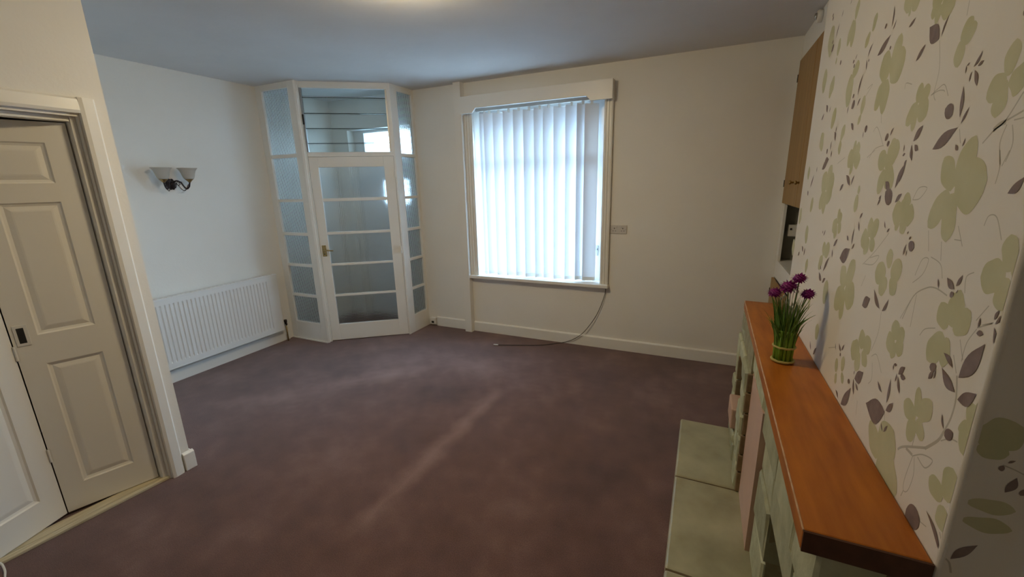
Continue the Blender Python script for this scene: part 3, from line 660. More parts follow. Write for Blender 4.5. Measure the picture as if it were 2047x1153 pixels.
# ------------------------------------------------------------------ twin wall light
wl = thing('wall_light', (XL, 2.108, 1.668), 'twin wall light with frosted glass shades and dark scrolled arms', 'wall light')
cz = 1.668; cyy = 2.108
b = MB().lathe([(0, .0), (.040, .0), (.042, .006), (.034, .014), (.026, .02), (.020, .03), (0, .034)], (XL, cyy, cz), 20, axis='X')
for k in range(10):
    a = 2 * math.pi * k / 10
    b.lathe([(0, 0), (.010, .002), (.007, .012), (0, .015)], (XL + .004, cyy + .029 * math.cos(a), cz + .038 * math.sin(a)), 8, axis='X')
b.build('backplate', 'iron', wl, smooth=True)
for sgn, sy in ((-1, 2.005), (1, 2.195)):
    sx = XL + .11
    dy = sy - cyy
    arm = []
    for i in range(25):
        t = i / 24
        # S-curve: out of the plate, over, down into a swan neck and up to the cup
        yy = cyy + dy * (t * 1.02)
        zz = cz + .022 * math.sin(t * math.pi * 2.0) * (1 if t < .45 else 2.0) + (.005 if t < .9 else .02 * (t - .9) / .1)
        xx = XL + .02 + (sx - XL - .02) * (t ** .8)
        arm.append((xx, yy, zz))
    arm.append((sx, sy, cz + .03))
    a = MB().tube(arm, [.0065] * 20 + [.006] * 6).build('arm', 'iron', wl, smooth=True)
    cur = []
    for i in range(22):
        t = i / 21; an = t * 3.6 * math.pi * .8; rr = .020 * (1 - t * .8)
        cur.append((XL + .045, cyy + dy * .42 + rr * math.cos(an) * sgn, cz + .004 + rr * math.sin(an)))
    MB().tube(cur, .0028, 6).build('scroll', 'iron', a, smooth=True)
    lowc = [(XL + .05 + .05 * t, cyy + dy * (.3 + .6 * t), cz - .004 - .05 * math.sin(t * math.pi)) for t in [i / 12 for i in range(13)]]
    MB().tube(lowc, .003, 6).build('scroll', 'iron', a, smooth=True)
    MB().lathe([(0, .022), (.010, .024), (.014, .032), (.028, .046), (.034, .054), (.033, .060), (.026, .061), (0, .060)], (sx, sy, cz - .01), 20).build('cup', 'brass', wl, smooth=True)
    sh = MB().lathe([(.030, .050), (.036, .058), (.041, .072), (.046, .092), (.053, .115), (.062, .130), (.071, .138)], (sx, sy, cz - .01), 28)
    sh.build('glass_shade', 'shade', wl, smooth=True, solidify=.003)

# ------------------------------------------------------------------ glazed corner screen of the lobby
PANE_Z = [(.200, .490), (.515, .815), (.845, 1.140), (1.170, 1.475), (1.505, 1.905)]
scr = thing('wall_lobby', (-3.2, 3.3, 0), 'white glazed screen boxing in the corner lobby', 'screen', kind='structure')
T = 0.042
SY = 3.0          # face of the left wing, facing -Y
SX = -2.885       # face of the right wing, facing +X
ZR = [(0, .2), (.487, .515), (.815, .843), (1.140, 1.170), (1.478, 1.506), (1.905, 1.938), (2.528, H)]
ZP = [(.2, .487), (.515, .815), (.843, 1.140), (1.170, 1.478), (1.506, 1.905), (1.938, 2.528)]
# left wing
LX0, LX1 = -4.003, -3.640
MB().box(XL, LX0, SY, SY + T, 0, H).build('stile', 'white', scr, bevel=.003)
MB().box(LX1, -3.556, SY, SY + T, 0, H).build('stile', 'white', scr, bevel=.003)
for i, (a, c) in enumerate(ZR):
    e = .004 if 0 < i < 6 else 0
    MB().box(LX0, LX1, SY + e, SY + T - e, a, c).build('rail' if i in (0, 6) else 'glazing_bar', 'white', scr, bevel=.003)
for a, c in ZP:
    MB().box(LX0 - .004, LX1 + .004, SY + .019, SY + .024, a - .004, c + .004).build('pane', 'reed', scr)
MB().box(XL + .001, -3.556, SY - .012, SY, 0.0, .012).build('floor_bead', 'white', scr)
# right wing
RYa, RYb = 3.640, 3.872
MB().box(SX - T, SX, RYb, YW, 0, H).build('stile', 'white', scr, bevel=.003)
MB().box(SX - T, SX, 3.555, RYa, 0, H).build('stile', 'white', scr, bevel=.003)
for i, (a, c) in enumerate(ZR):
    e = .004 if 0 < i < 6 else 0
    MB().box(SX - T + e, SX - e, RYa, RYb, a, c).build('rail' if i in (0, 6) else 'glazing_bar', 'white', scr, bevel=.003)
PR = []
for a, c in ZP:
    # pane local axes turned so that the reeding runs the same way as in the other wings
    o = MB().box(-.004, RYb - RYa + .004, -.0025, .0025, a - .004, c + .004).build('pane', 'reed', scr, local=True)
    o.location = Vector((SX - .0215, RYa, 0)) - Vector((-3.2, 3.3, 0)); o.rotation_euler = (0, 0, math.pi / 2)
# door wing: local frame, s along the door from its lock side, d away from the room
DL, DR = Vector((-3.549, 3.055, 0)), Vector((-2.901, 3.525, 0))
DA = math.atan2((DR - DL).y, (DR - DL).x)
dm = Matrix.Translation(DL) @ Matrix.Rotation(DA, 4, 'Z')
def dbox(b, s0, s1, d0, d1, z0, z1, mi=0):
    k = len(b.v); b.box(s0, s1, d0, d1, z0, z1, mi)
    for i in range(k, len(b.v)): b.v[i] = dm @ b.v[i]
    return b
def P2(s, d): q = dm @ Vector((s, d, 0)); return (q.x, q.y)
# corner posts, head and top of the door wing
MB().prism([(-3.556, SY), (-3.54, SY + .012), P2(-.036, -.014), P2(-.004, -.012), P2(-.004, .04), (-3.6, SY + T), (-3.6, SY + .03)], 0, H).build('post', 'white', scr, bevel=.002)
MB().prism([P2(.805, 0), P2(.822, 0), (SX, 3.55), (SX, 3.56), (SX - T, 3.57), P2(.805, .045)], 0, H).build('post', 'white', scr, bevel=.002)
dbox(MB(), -.004, .806, 0, .04, 1.906, 1.948).build('head_rail', 'white', scr, bevel=.003)
dbox(MB(), -.004, .806, 0, .04, 2.526, H).build('top_rail', 'white', scr, bevel=.002)
dbox(MB(), .787, .806, 0, .04, 1.948, 2.526).build('stile', 'white', scr, bevel=.002)

lv = thing('window_2', DL + Vector((0, 0, 1.95)), 'clear glass louvre window above the glazed lobby door', 'window', kind='structure', rz=DA)
MB().box(.0, .014, -.004, .036, 0, .576).build('side_channel', 'alu', lv, local=True)
MB().box(.773, .787, -.004, .036, 0, .576).build('side_channel', 'alu', lv, local=True)
for i, zc in enumerate((.034, .148, .285, .422, .545)):
    hh = (.078, .150, .150, .150, .078)[i]
    b = MB().box(.014, .773, -.003, .003, -hh / 2, hh / 2)
    b.m = [1 if k in (0, 1) else 0 for k in range(6)]
    o = b.build('louvre_blade', ['clear', 'gedge'], lv, local=True, recalc=True)
    o.location = (0, .018, zc); o.rotation_euler = (math.radians(-8), 0, 0)
for i, zc in enumerate((.081, .217, .353, .494)):
    MB().box(.014, .773, .006, .012, zc - .003, zc + .003).build('blade_edge', 'gedge', lv, local=True)
MB().box(-.002, .012, -.016, -.004, .25, .34).build('lever', 'black', lv, local=True)

# ------------------------------------------------------------------ glazed door
d1 = thing('door_1', DL, 'white five-pane reeded glass door with brass lever handle', 'door', kind='structure', rz=DA)
S0, S1, PS0, PS1, DT = -.002, .803, .082, .702, .040
MB().box(S0, PS0, .002, DT, .008, 1.904).build('stile', 'doorw', d1, local=True, bevel=.003)
MB().box(PS1, S1, .002, DT, .008, 1.904).build('stile', 'doorw', d1, local=True, bevel=.003)
MB().box(PS0, PS1, .002, DT, .008, .183).build('bottom_rail', 'doorw', d1, local=True, bevel=.003)
MB().box(PS0, PS1, .002, DT, 1.806, 1.904).build('top_rail', 'doorw', d1, local=True, bevel=.003)
dz = [(.183, .490), (.514, .820), (.844, 1.143), (1.171, 1.475), (1.507, 1.806)]
for i in range(4):
    MB().box(PS0, PS1, .006, DT - .004, dz[i][1], dz[i + 1][0]).build('glazing_bar', 'doorw', d1, local=True, bevel=.004)
for a, c in dz:
    MB().box(PS0 - .004, PS1 + .004, .020, .025, a - .004, c + .004).build('pane', 'reed', d1, local=True)
hd = MB().box(.016, .056, -.004, .002, .925, 1.04).build('lock_plate', 'brass', d1, local=True, bevel=.002)
b = MB().tube([(.036, -.004, .99), (.036, -.045, .99)], .008); b.tube([(.036, -.043, .99), (.07, -.048, .992), (.13, -.048, .986)], [.008, .008, .006])
b.build('lever', 'brass', hd, local=True, smooth=True)
MB().tube([(.036, -.006, .95), (.036, -.002, .95)], .006).build('keyhole', 'black', hd, local=True)
for z in (.22, .92, 1.70):
    b = MB().tube([(.800, -.004, z), (.800, -.004, z + .075)], .006); b.box(.785, .815, -.001, .003, z, z + .075)
    b.build('hinge', 'doorw', d1, local=True)

# front door and fanlight on the far side of the lobby
fd = thing('door_2', (DX0, YW + .12, 0), 'white front door with fanlight seen through the lobby louvres', 'door', kind='structure')
yy0, yy1 = YW + .10, YW + .15
MB().box(DX0, DX0 + .05, yy0, yy1, 0, DZ1).box(DX1 - .05, DX1, yy0, yy1, 0, DZ1).box(DX0 + .05, DX1 - .05, yy0, yy1, DZ1 - .03, DZ1).box(DX0 + .05, DX1 - .05, yy0, yy1, 1.90, 1.96).build('frame', 'upvc', fd)
mb = MB().box(DX0 + .05, DX1 - .05, yy0, yy1, 0, 1.42).box(DX0 + .05, -3.46, yy0, yy1, 1.42, 1.90).box(-3.20, DX1 - .05, yy0, yy1, 1.42, 1.90).box(-3.46, -3.20, yy0, yy1, 1.68, 1.90)
mb.build('door_leaf', 'upvc', fd)
MB().box(-3.46, -3.20, yy0 + .02, yy0 + .026, 1.42, 1.68).build('pane', 'clear', fd)
MB().box(DX0 + .05, DX1 - .05, yy0 + .02, yy0 + .026, 1.96, DZ1 - .03).build('fanlight_pane', 'clear', fd)
MB().box(DX0 + .05, -3.70, yy0 - .01, yy0 + .02, 1.96, DZ1 - .03).build('fanlight_post', 'upvc', fd)

# ------------------------------------------------------------------ boxed pipe, pelmet, window
tag(MB().box(-2.352, -2.268, YW - .075, YW, 0, H).build('trim_2', 'wall', bevel=.003), 'narrow boxed-in pipe running floor to ceiling left of the window', 'boxing', kind='structure')

pel = thing('pelmet', (-1.5, YW, 2.3), 'long white pelmet board over the window with a notched lower edge', 'pelmet')
PZ0, PZN, PZ1, PY = 2.283, 2.325, 2.440, YW - .098
MB().prism([(-2.268, PZ0), (-2.135, PZ0), (-2.095, PZN), (-1.005, PZN), (-.965, PZ0), (-.778, PZ0), (-.778, PZ1), (-2.268, PZ1)], PY, PY + .018, axis=1).build('front_board', 'white', pel, bevel=.002)
MB().box(-.796, -.778, PY + .018, YW, PZ0, PZ1).build('end_board', 'white', pel)
MB().box(-2.268, -2.25, PY + .018, YW, PZ0, PZ1).build('end_board', 'white', pel)
MB().box(-2.25, -.796, PY + .018, YW, PZ1 - .012, PZ1 - .001).build('top_board', 'white', pel)

win = thing('window_1', (-1.5, YW, .62), 'tall painted window behind the white vertical blind', 'window', kind='structure')
def fluted(x0, x1):
    w = (x1 - x0); y = YW
    pts = [(x0, y), (x0, y - .030), (x0 + .14 * w, y - .034), (x0 + .24 * w, y - .034), (x0 + .28 * w, y - .022), (x0 + .42 * w, y - .022), (x0 + .46 * w, y - .032),
           (x0 + .58 * w, y - .032), (x0 + .62 * w, y - .020), (x0 + .76 * w, y - .020), (x0 + .80 * w, y - .028), (x1, y - .026), (x1, y)]
    return MB().prism(pts, .652, 2.30)
fluted(-2.266, -2.176).build('architrave', 'white', win)
fluted(-.782, -.856).build('architrave', 'white', win)
MB().box(-2.275, -.775, YW - .062, YW - .001, .620, .652).box(WX0, WX1, YW - .001, YW + .14, .620, .652).build('sill', 'white', win, bevel=.004)
fy0, fy1 = YW + .135, YW + .19
b = MB().box(WX0, WX0 + .055, fy0, fy1, .652, WZ1).box(WX1 - .10, WX1, fy0, fy1, .652, WZ1).box(WX0 + .055, WX1 - .10, fy0, fy1, .652, .705).box(WX0 + .055, WX1 - .10, fy0, fy1, WZ1 - .06, WZ1)
b.build('frame', 'upvc', win)
MB().box(WX0 + .055, WX1 - .10, fy0 + .005, fy1, 1.80, 1.86).build('transom', 'upvc', win, bevel=.004)
MB().box(-1.545, -1.485, fy0 + .005, fy1, .705, WZ1 - .06).build('mullion', 'upvc', win, bevel=.004)
for x0, x1 in ((WX0 + .055, -1.545), (-1.485, WX1 - .10)):
    for z0, z1 in ((.705, 1.80), (1.86, WZ1 - .06)):
        MB().box(x0, x1, fy0 + .025, fy0 + .03, z0, z1).build('pane', 'clear', win)
hp = MB().box(WX1 - .085, WX1 - .06, fy0 - .006, fy0, .90, 1.0).build('lock_plate', 'alu', win, bevel=.002)
MB().box(WX1 - .079, WX1 - .066, fy0 - .03, fy0 - .006, .955, .97).build('handle', 'alu', hp)
MB().box(WX1 - .012, WX1 - .0005, YW + .01, fy0, .652, 2.36).build('reveal_bead', 'upvc', win, bevel=.002)

bl = thing('vertical_blind', (-1.5, YW + .06, .68), 'white vertical fabric blind hanging in the window', 'blind')
BY = YW + .062
MB().box(-2.17, -.88, BY - .02, BY + .02, 2.315, 2.345).build('head_rail', 'plastic', bl, bevel=.002)
VW, VANG = .127, math.radians(45)
edges = [-2.150, -2.095, -1.992, -1.880, -1.771, -1.664, -1.553, -1.461, -1.354, -1.238, -1.130, -1.050]   # near edge of each vane
vn = len(edges); vx0, vp = -2.09, .1
vane_me = None
for i, xe in enumerate(edges):
    x = xe / 1.0115 + .046
    an = VANG + math.radians(random.uniform(-2, 2))
    if i == vn - 1: an = math.radians(15); x = -.990
    if i == 0: an = math.radians(62)
    if vane_me is None:
        b = MB(); v = []; f = []; n = 6
        for k in range(n + 1):
            t = k / n - .5
            cv = .004 * (1 - (2 * t) ** 2)
            for z in (.0, .035, .8, 1.63): v.append((t * VW, cv, z))
        for k in range(n):
            for j in range(3): f.append((k * 4 + j, k * 4 + 4 + j, k * 4 + 5 + j, k * 4 + 1 + j))
        b.add(v, f); o = b.build('vane', 'vane', bl, local=True, smooth=True, recalc=False)
        vane_me = o.data
        wt = MB().box(-VW / 2 + .004, VW / 2 - .004, .0, .003, .004, .036).build('bottom_weight', 'plastic', o, local=True)
        hk = MB().box(-.012, .012, -.002, .004, 1.62, 1.655).build('hanger', 'plastic', o, local=True)
    else:
        o = bpy.data.objects.new('vane', vane_me); COL.objects.link(o); o.parent = bl
        copy_part(wt, o); copy_part(hk, o)
    o.location = (x + 1.5, .0, .662 - .68 + .004 * math.sin(i * 2.1)); o.rotation_euler = (0, 0, an)
b = MB()
for sx in (-1, 1):
    ch = []
    for i in range(vn * 6):
        t = i / 6; x = vx0 + vp * t + sx * .02
        ch.append((x, BY - .04 * sx + .0, .672 + .006 * math.cos(t * 2 * math.pi)))
    b.tube(ch, .0012, 4)
b.build('bead_chain', 'plastic', bl)

# ------------------------------------------------------------------ sockets and cables
so = thing('double_socket', (-.70, YW, 1.175), 'white double power socket right of the window', 'socket')
MB().box(-.776, -.628, YW - .009, YW, 1.137, 1.215).build('plate', 'sock', so, bevel=.003)
for cx in (-.740, -.664):
    MB().box(cx - .0035, cx + .0035, YW - .0098, YW - .0085, 1.180, 1.190).box(cx - .015, cx - .008, YW - .0098, YW - .0085, 1.160, 1.165).box(cx + .008, cx + .015, YW - .0098, YW - .0085, 1.160, 1.165).build('pin_holes', 'black', so)
for cx in (-.722, -.682):
    MB().box(cx - .008, cx + .008, YW - .0135, YW - .008, 1.186, 1.206).build('switch', 'sock', so, bevel=.002)
for cx in (-.766, -.638):
    MB().lathe([(0, 0), (.003, 0), (.003, -.001), (0, -.0012)], (cx, YW - .009, 1.176), 8, axis='Y').build('screw', 'alu', so)
ts = thing('telephone_socket', (-2.80, YW, .06), 'small white telephone socket low in the corner by the glazed screen', 'socket')
MB().box(-2.855, -2.775, YW - .04, YW, .018, .100).build('box', 'plastic', ts, bevel=.008)
MB().box(-2.832, -2.798, YW - .0415, YW - .038, .036, .060).build('shutter', 'dark', ts)
MB().box(-2.84, -2.79, YW - .0425, YW - .039, .066, .090).build('cover', 'plastic', ts, bevel=.002)

cb = thing('aerial_cable', (-1.2, YW - .03, 0), 'thin black cable trailing from the window sill down to the carpet', 'cable')
pts = [(-.80, YW - .012, .63), (-.806, YW - .016, .56), (-.84, YW - .022, .44), (-.885, YW - .026, .33), (-.95, YW - .032, .22), (-1.02, YW - .036, .13), (-1.10, YW - .036, .065), (-1.19, YW - .03, .018), (-1.25, YW - .05, .006), (-1.4, YW - .17, .006), (-1.6, YW - .25, .006), (-1.74, YW - .30, .006), (-1.82, YW - .33, .008)]
def smooth_path(p, k=5):
    out = []
    p = [Vector(a) for a in p]
    for i in range(len(p) - 1):
        a, b_, c, d = p[max(i - 1, 0)], p[i], p[i + 1], p[min(i + 2, len(p) - 1)]
        for j in range(k):
            t = j / k
            out.append(0.5 * (2 * b_ + (c - a) * t + (2 * a - 5 * b_ + 4 * c - d) * t * t + (3 * b_ - a - 3 * c + d) * t ** 3))
    return out + [p[-1]]
MB().tube(smooth_path(pts), .0032, 6).build('cord', 'black', cb, smooth=True)
MB().tube([(-1.815, YW - .328, .009), (-1.86, YW - .345, .010)], [.006, .0075]).build('plug', 'plastic', cb)
wc = MB().tube(smooth_path([(-2.735, .418, .020), (-2.715, .420, .016), (-2.673, .414, .006), (-2.632, .402, .005), (-2.576, .384, .005), (-2.50, .33, .005), (-2.46, .22, .005)]), .004, 6)

# ------------------------------------------------------------------ ceiling lamp (just above the frame)
lp = thing('ceiling_lamp', (-1.37, 1.80, H), 'flush glass ceiling lamp giving a yellow light', 'lamp')
MB().lathe([(0, 0), (.155, 0), (.16, -.006), (.158, -.018), (.15, -.02), (0, -.02)], (-1.37, 1.80, H), 32).build('rim', 'plastic', lp, smooth=True)
MB().lathe([(.148, -.02), (.142, -.045), (.118, -.072), (.08, -.09), (.04, -.098), (.0, -.10)], (-1.37, 1.80, H), 32).build('glass_bowl', 'lampglass', lp, smooth=True)

# ------------------------------------------------------------------ fitted cupboard in the far alcove
cu = thing('alcove_cupboard', (XA, 3.3, 0), 'fitted alcove cupboard with brown doors and an open white niche', 'cupboard')
CY0, CY1 = YC1 + .001, YW - .001
fx0, fx1 = XA, XA + .02
fr = MB().box(fx0, fx1, CY0, CY1, 2.405, H - .001).box(fx0, fx1, CY0, CY1, .830, .965).box(fx0, fx1, 3.815, CY1, .965, 1.41).box(fx0, fx1, CY0, CY0 + .05, .965, 1.41).box(fx0, fx1, 3.83, CY1, 1.41, 2.405).box(fx0, fx1, 3.87, CY1, .0, .83).box(fx0, fx1, CY0, 3.87, 0, .08)
fr.build('face_frame', 'white', cu, bevel=.002)
for (y0, y1, z0, z1, ky) in ((3.285, 3.828, 1.412, 2.403, 3.46), (CY0 + .01, 3.279, 1.412, 2.403, 3.255), (3.262, 3.868, .082, .822, 3.31), (CY0 + .01, 3.256, .082, .822, 3.2)):
    d = MB().box(XA - .018, XA - .001, y0, y1, z0, z1).build('door', 'cup', cu, bevel=.003)
    kz = z0 + .155 if z0 > 1 else z1 - .12
    MB().lathe([(0, 0), (.008, 0), (.006, -.010), (.014, -.018), (.013, -.026), (0, -.028)], (XA - .018, ky, kz), 12, axis='X').build('knob', 'brass', d, smooth=True)
    if y1 > 3.8:
        for hz in (z0 + .12, z1 - .14):
            MB().box(XA - .021, XA - .002, y1, y1 + .018, hz, hz + .05).build('hinge', 'iron', d)
MB().box(fx1, XN - .001, CY0, CY1, .945, .964).build('niche_shelf', 'white', cu)
MB().box(XN - .02, XN - .001, CY0, CY1, .965, 1.41).build('niche_back', 'niche', cu)
MB().box(fx1, XN - .02, CY1 - .01, CY1, .965, 1.41).build('niche_side', 'niche', cu)
MB().box(fx1, XN - .001, CY0, CY1, 1.41, 1.42).build('niche_top', 'niche', cu)
ms = thing('fuse_box', (.67, CY1 - .011, 1.155), 'small pale electrical box inside the open cupboard niche', 'fuse box')
MB().box(.606, .74, CY1 - .06, CY1 - .011, 1.155, 1.245).build('case', 'plastic', ms, bevel=.006)
MB().box(.618, .630, CY1 - .066, CY1 - .059, 1.205, 1.22).build('switch', 'dark', ms)
al = thing('alarm_sensor', (XA - .001, 3.36, 2.54), 'small round grey sensor high up above the cupboard doors', 'sensor')
MB().lathe([(0, 0), (.036, 0), (.036, -.018), (.03, -.026), (0, -.028)], (XA - .002, 3.36, 2.54), 20, axis='X').build('base', 'plastic', al, smooth=True)
MB().lathe([(0, -.026), (.02, -.026), (.018, -.036), (.0, -.04)], (XA - .002, 3.36, 2.54), 16, axis='X').build('lens', 'alu', al, smooth=True)

# ------------------------------------------------------------------ hearth and stone fireplace
he = thing('hearth', (.1, 1.8, 0), 'raised pale stone hearth slabs on the carpet before the fireplace', 'hearth')
for (y0, y1) in ((.93, 1.518), (1.524, 2.135), (2.141, 2.752)):
    MB().box(-.034, .40, y0, y1, .0, .042).build('slab', 'hearth', he, bevel=.011)
MB().box(-.03, .38, .94, 2.745, .0, .037).build('mortar_bed', 'mortar', he)

fp = thing('stone_fireplace', (.33, 1.84, .04), 'rubble stone fireplace surround with niches and a pink panel', 'fireplace')
FXN = .286
FX = .249                          # general plane of the stone face
Z0 = .042; ZT = .828
MB().box(.40, XC - .001, .935, 2.755, Z0, ZT).build('core', 'mortar', fp)
rs = random.Random(11)
def stone(y0, y1, z0, z1, x=None, m=None, back=.42, mort=.006):
    x = x if x is not None else (FX if y0 > 2.0 else FXN) + rs.uniform(-.007, .007)
    y0 += mort; y1 -= mort; z0 += mort; z1 -= mort
    ch = min(.009, (y1 - y0) * .2, (z1 - z0) * .2)
    j = lambda a=.0035: rs.uniform(-a, a)
    ring0 = [(back, y0, z0), (back, y1, z0), (back, y1, z1), (back, y0, z1)]
    mid = [(x + ch + j(.003), y0 + j(.003), z0 + j(.003)), (x + ch + j(.003), y1 + j(.003), z0 + j(.003)), (x + ch + j(.003), y1 + j(.003), z1 + j(.003)), (x + ch + j(.003), y0 + j(.003), z1 + j(.003))]
    fr_ = [(x + j(), y0 + ch + j(), z0 + ch + j()), (x + j(), y1 - ch + j(), z0 + ch + j()), (x + j(), y1 - ch + j(), z1 - ch + j()), (x + j(), y0 + ch + j(), z1 - ch + j())]
    v = ring0 + mid + fr_ + [(x + j() - .002, (y0 + y1) / 2 + j(), (z0 + z1) / 2 + j())]
    f = [(0, 1, 2, 3)]
    for k in (0, 4):
        for q in range(4): f.append((k + q, k + (q + 1) % 4, k + 4 + (q + 1) % 4, k + 4 + q))
    for q in range(4): f.append((8 + q, 8 + (q + 1) % 4, 12))
    return MB().add(v, f).build('stone', m or ('stoneb' if rs.random() < .10 else 'stone'), fp)
def pier(y0, y1, z0, z1, back=.42, hs=(.075, .15), one=False):
    z = z0
    while z < z1 - .02:
        h = rs.uniform(*hs)
        if z1 - (z + h) < .06: h = z1 - z
        n = 1 if one or (y1 - y0) < .2 or rs.random() < .35 else 2
        cut = y0 + (y1 - y0) * (rs.uniform(.35, .65) if n == 2 else 1)
        stone(y0, cut, z, z + h, back=back)
        if n == 2: stone(cut, y1, z, z + h, back=back)
        z += h
pier(2.605, 2.762, Z0, .70)                    # far end
pier(2.36, 2.605, Z0, .225)                    # below the far niche
pier(2.36, 2.605, .60, .70)
pier(2.135, 2.36, Z0, .70)
pier(1.47, 1.745, Z0, .62, hs=(.16, .24), one=True)
pier(1.10, 1.47, Z0, .11)                      # below the near niche
pier(1.10, 1.47, .47, .62, hs=(.15, .15), one=True)
pier(.93, 1.10, Z0, .62)
# mortar standing a little behind the stone faces
for (y0, y1, z0, z1, x) in ((2.607, 2.757, Z0, ZT, FX), (2.362, 2.603, Z0, .222, FX), (2.362, 2.603, .603, ZT, FX), (2.14, 2.358, Z0, ZT, FX), (1.475, 1.74, Z0, ZT, FXN),
                            (1.105, 1.465, Z0, .107, FXN), (1.105, 1.465, .473, ZT, FXN), (.937, 1.095, Z0, ZT, FXN), (1.75, 2.13, .705, ZT, FX + .02)):
    MB().box(x + .016, .401, y0, y1, z0, z1).build('mortar', 'mortarl', fp)
# long lintel stones under the shelf
for (y0, y1, z0) in ((2.36, 2.762, .70), (2.02, 2.36, .70), (1.745, 2.02, .70), (1.40, 1.745, .62), (1.12, 1.40, .62), (.93, 1.12, .62)):
    stone(y0, y1, z0, ZT, x=(FX + .02 if y0 > 1.74 else FXN - .006) + rs.uniform(-.004, .004), m='stone')
# brown coursed stones lining the sides of the openings
for (ya, zs_) in ((2.135, (Z0, .16, .26, .37, .49, .60, .70)), (2.605, (.23, .33, .45, .60))):
    for a, c in zip(zs_, zs_[1:]):
        MB().box(FX + .004 + rs.uniform(-.003, .003), .40, ya - .014, ya + .004, a + .004, c - .004).build('reveal_stone', 'stoneb', fp, bevel=.004)
MB().box(.274, .31, 1.745, 2.135, Z0, .70).build('infill_panel', 'pink', fp)
pk = MB().box(.226, .300, 2.40, 2.60, .235, .355).build('niche_block', 'pink', fp, bevel=.008)
pk['label'] = 'pink tile block on the niche ledge'

mt = MB().prism([(.243, .912), (XC - .001, .912), (XC - .001, 2.80), (.268, 2.812)], .828, .880)
mt = mt.build('mantel_shelf', 'mantel', bevel=.004)
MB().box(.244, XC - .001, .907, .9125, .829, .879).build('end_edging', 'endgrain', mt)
MB().prism([(.2418, .912), (.2455, .912), (.2705, 2.808), (.2668, 2.808)], .8745, .8808).build('edge_highlight', 'arris_highlight', mt, bevel=.0015)  # pale strip: window highlight along the front arris put into the colour
tag(mt, 'orange-brown varnished wooden mantel shelf on the stone fireplace', 'shelf')

# ------------------------------------------------------------------ bunch of artificial flowers on the shelf
fl = thing('flower_bunch', (.335, 1.872, .88), 'standing bunch of magenta artificial flowers and green grass on the mantel shelf', 'flowers')
CX, CYf, Zm = .335, 1.872, .880
b = MB(); rf = random.Random(5)
for k in range(46):
    a = k * 2.39996; rr = .033 * math.sqrt((k + .5) / 46)
    x0, y0 = CX + rr * math.cos(a), CYf + rr * math.sin(a)
    b.tube([(x0, y0, Zm + .001), (x0 + rf.uniform(-.002, .002), y0, Zm + .06), (CX + (x0 - CX) * 1.1, CYf + (y0 - CYf) * 1.1, Zm + .135)], .0052, 6)
b.build('stalks', 'stalk', fl, smooth=True)
for z, w in ((.008, .0055), (.066, .0045)):
    b = MB()
    ring = [(CX + .0375 * math.cos(i * math.pi / 12), CYf + .0375 * math.sin(i * math.pi / 12), Zm + z + .001 * math.sin(i * 2.3)) for i in range(25)]
    b.tube(ring, w, 6); b.build('raffia_tie', 'raffia', fl, smooth=True)
def blade(b, p0, p1, p2, w):
    p0, p1, p2 = Vector(p0), Vector(p1), Vector(p2)
    n = 6; side = (p2 - p0).cross(Vector((rf.uniform(-1, 1), rf.uniform(-1, 1), .2))).normalized()
    v = []; f = []
    for i in range(n + 1):
        t = i / n; c = p0 * (1 - t) ** 2 + p1 * 2 * t * (1 - t) + p2 * t * t
        hw = w * (1 - t ** 2.2) * .5 + .0002
        v += [c - side * hw, c + side * hw + Vector((0, 0, .0006))]
    for i in range(n): f.append((i * 2, i * 2 + 1, i * 2 + 3, i * 2 + 2))
    b.add(v, f)
b = MB()
for k in range(230):
    a = rf.uniform(0, 6.283); rr = .034 * math.sqrt(rf.random())
    sp = rf.uniform(.0, .045) if k < 200 else rf.uniform(.05, .095)
    hh = rf.uniform(.15, .285) if k < 200 else rf.uniform(.16, .24)
    x0, y0 = CX + rr * math.cos(a), CYf + rr * math.sin(a)
    dx, dy = math.cos(a), math.sin(a)
    tx = min(x0 + dx * sp, XC - .012)
    blade(b, (x0, y0, Zm + .07), (x0 + dx * sp * .25, y0 + dy * sp * .25, Zm + .07 + (hh - .07) * .7), (tx, y0 + dy * sp, Zm + hh), rf.uniform(.004, .007))
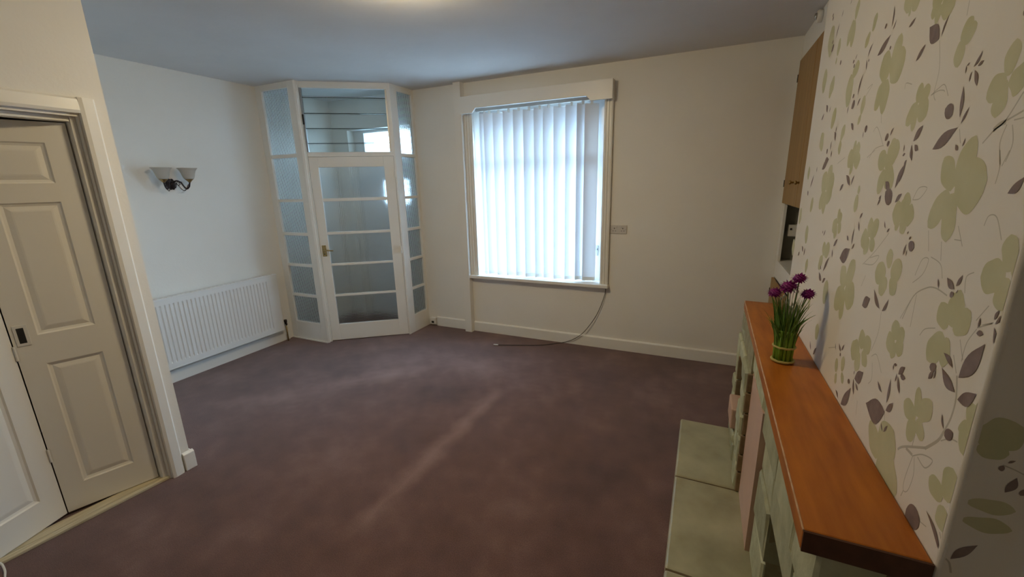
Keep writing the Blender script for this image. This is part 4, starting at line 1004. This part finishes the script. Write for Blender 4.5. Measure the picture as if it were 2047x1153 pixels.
b.build('grass_blades', 'leafg', fl, recalc=False)
heads = [(.322, 1.868, 1.190, .040), (.356, 1.885, 1.222, .032), (.279, 1.868, 1.163, .031), (.386, 1.862, 1.168, .031)]
for (x, y, z, r) in heads:
    b = MB()
    for k in range(90):
        zc = 1 - 2 * (k + .5) / 90; a = k * 2.39996
        if zc < -.75: continue
        d = Vector((math.sqrt(1 - zc * zc) * math.cos(a), math.sqrt(1 - zc * zc) * math.sin(a), zc))
        d2 = Vector((d.x, d.y, d.z * .72))
        t = d.cross(Vector((.3, .1, 1))).normalized(); u = d.cross(t)
        c = Vector((x, y, z)); R0 = r * rf.uniform(.55, .7); R1 = r * rf.uniform(.92, 1.06); w = r * .2
        b.add([c + d2 * R0 * .5, c + d2 * R0 + t * w, c + d2 * R1 + u * w * .3, c + d2 * R0 - t * w], [(0, 1, 2, 3)])
    b.lathe([(0, -.4 * r), (.5 * r, -.25 * r), (.68 * r, 0), (.5 * r, .35 * r), (0, .5 * r)], (x, y, z), 12)
    hd_ = b.build('flower_head', 'petal', fl, recalc=False)
    st = MB().tube(smooth_path([(CX + (x - CX) * .3, CYf + (y - CYf) * .3, Zm + .1), (CX + (x - CX) * .6, CYf + (y - CYf) * .6, Zm + .2), (x, y, z - r * .3)], 4), .0022, 6)
    st.build('stem', 'leafg', hd_, smooth=True)
for k in range(22):
    a = rf.uniform(0, 6.283); rr = rf.uniform(.005, .05); zz = Zm + rf.uniform(.20, .335)
    x, y = CX + rr * math.cos(a), CYf + rr * math.sin(a) * .8
    b = MB().lathe([(0, -.006), (.0035, -.002), (.0042, .003), (.002, .008), (0, .009)], (x, y, zz), 7)
    b.tube([(CX + (x - CX) * .4, CYf + (y - CYf) * .4, Zm + .12), (x, y, zz - .005)], .0009, 4)
    b.build('bud', 'bud', fl, smooth=True)

tag(wc.build('white_cable', 'plastic', smooth=True), 'white cable lying at the foot of the folding closet door', 'cable')

# ground outside the window and front door
g = MB().box(-30, 30, YW + .44, 40, -.25, -.15)
struct('ground', g, 'outside')
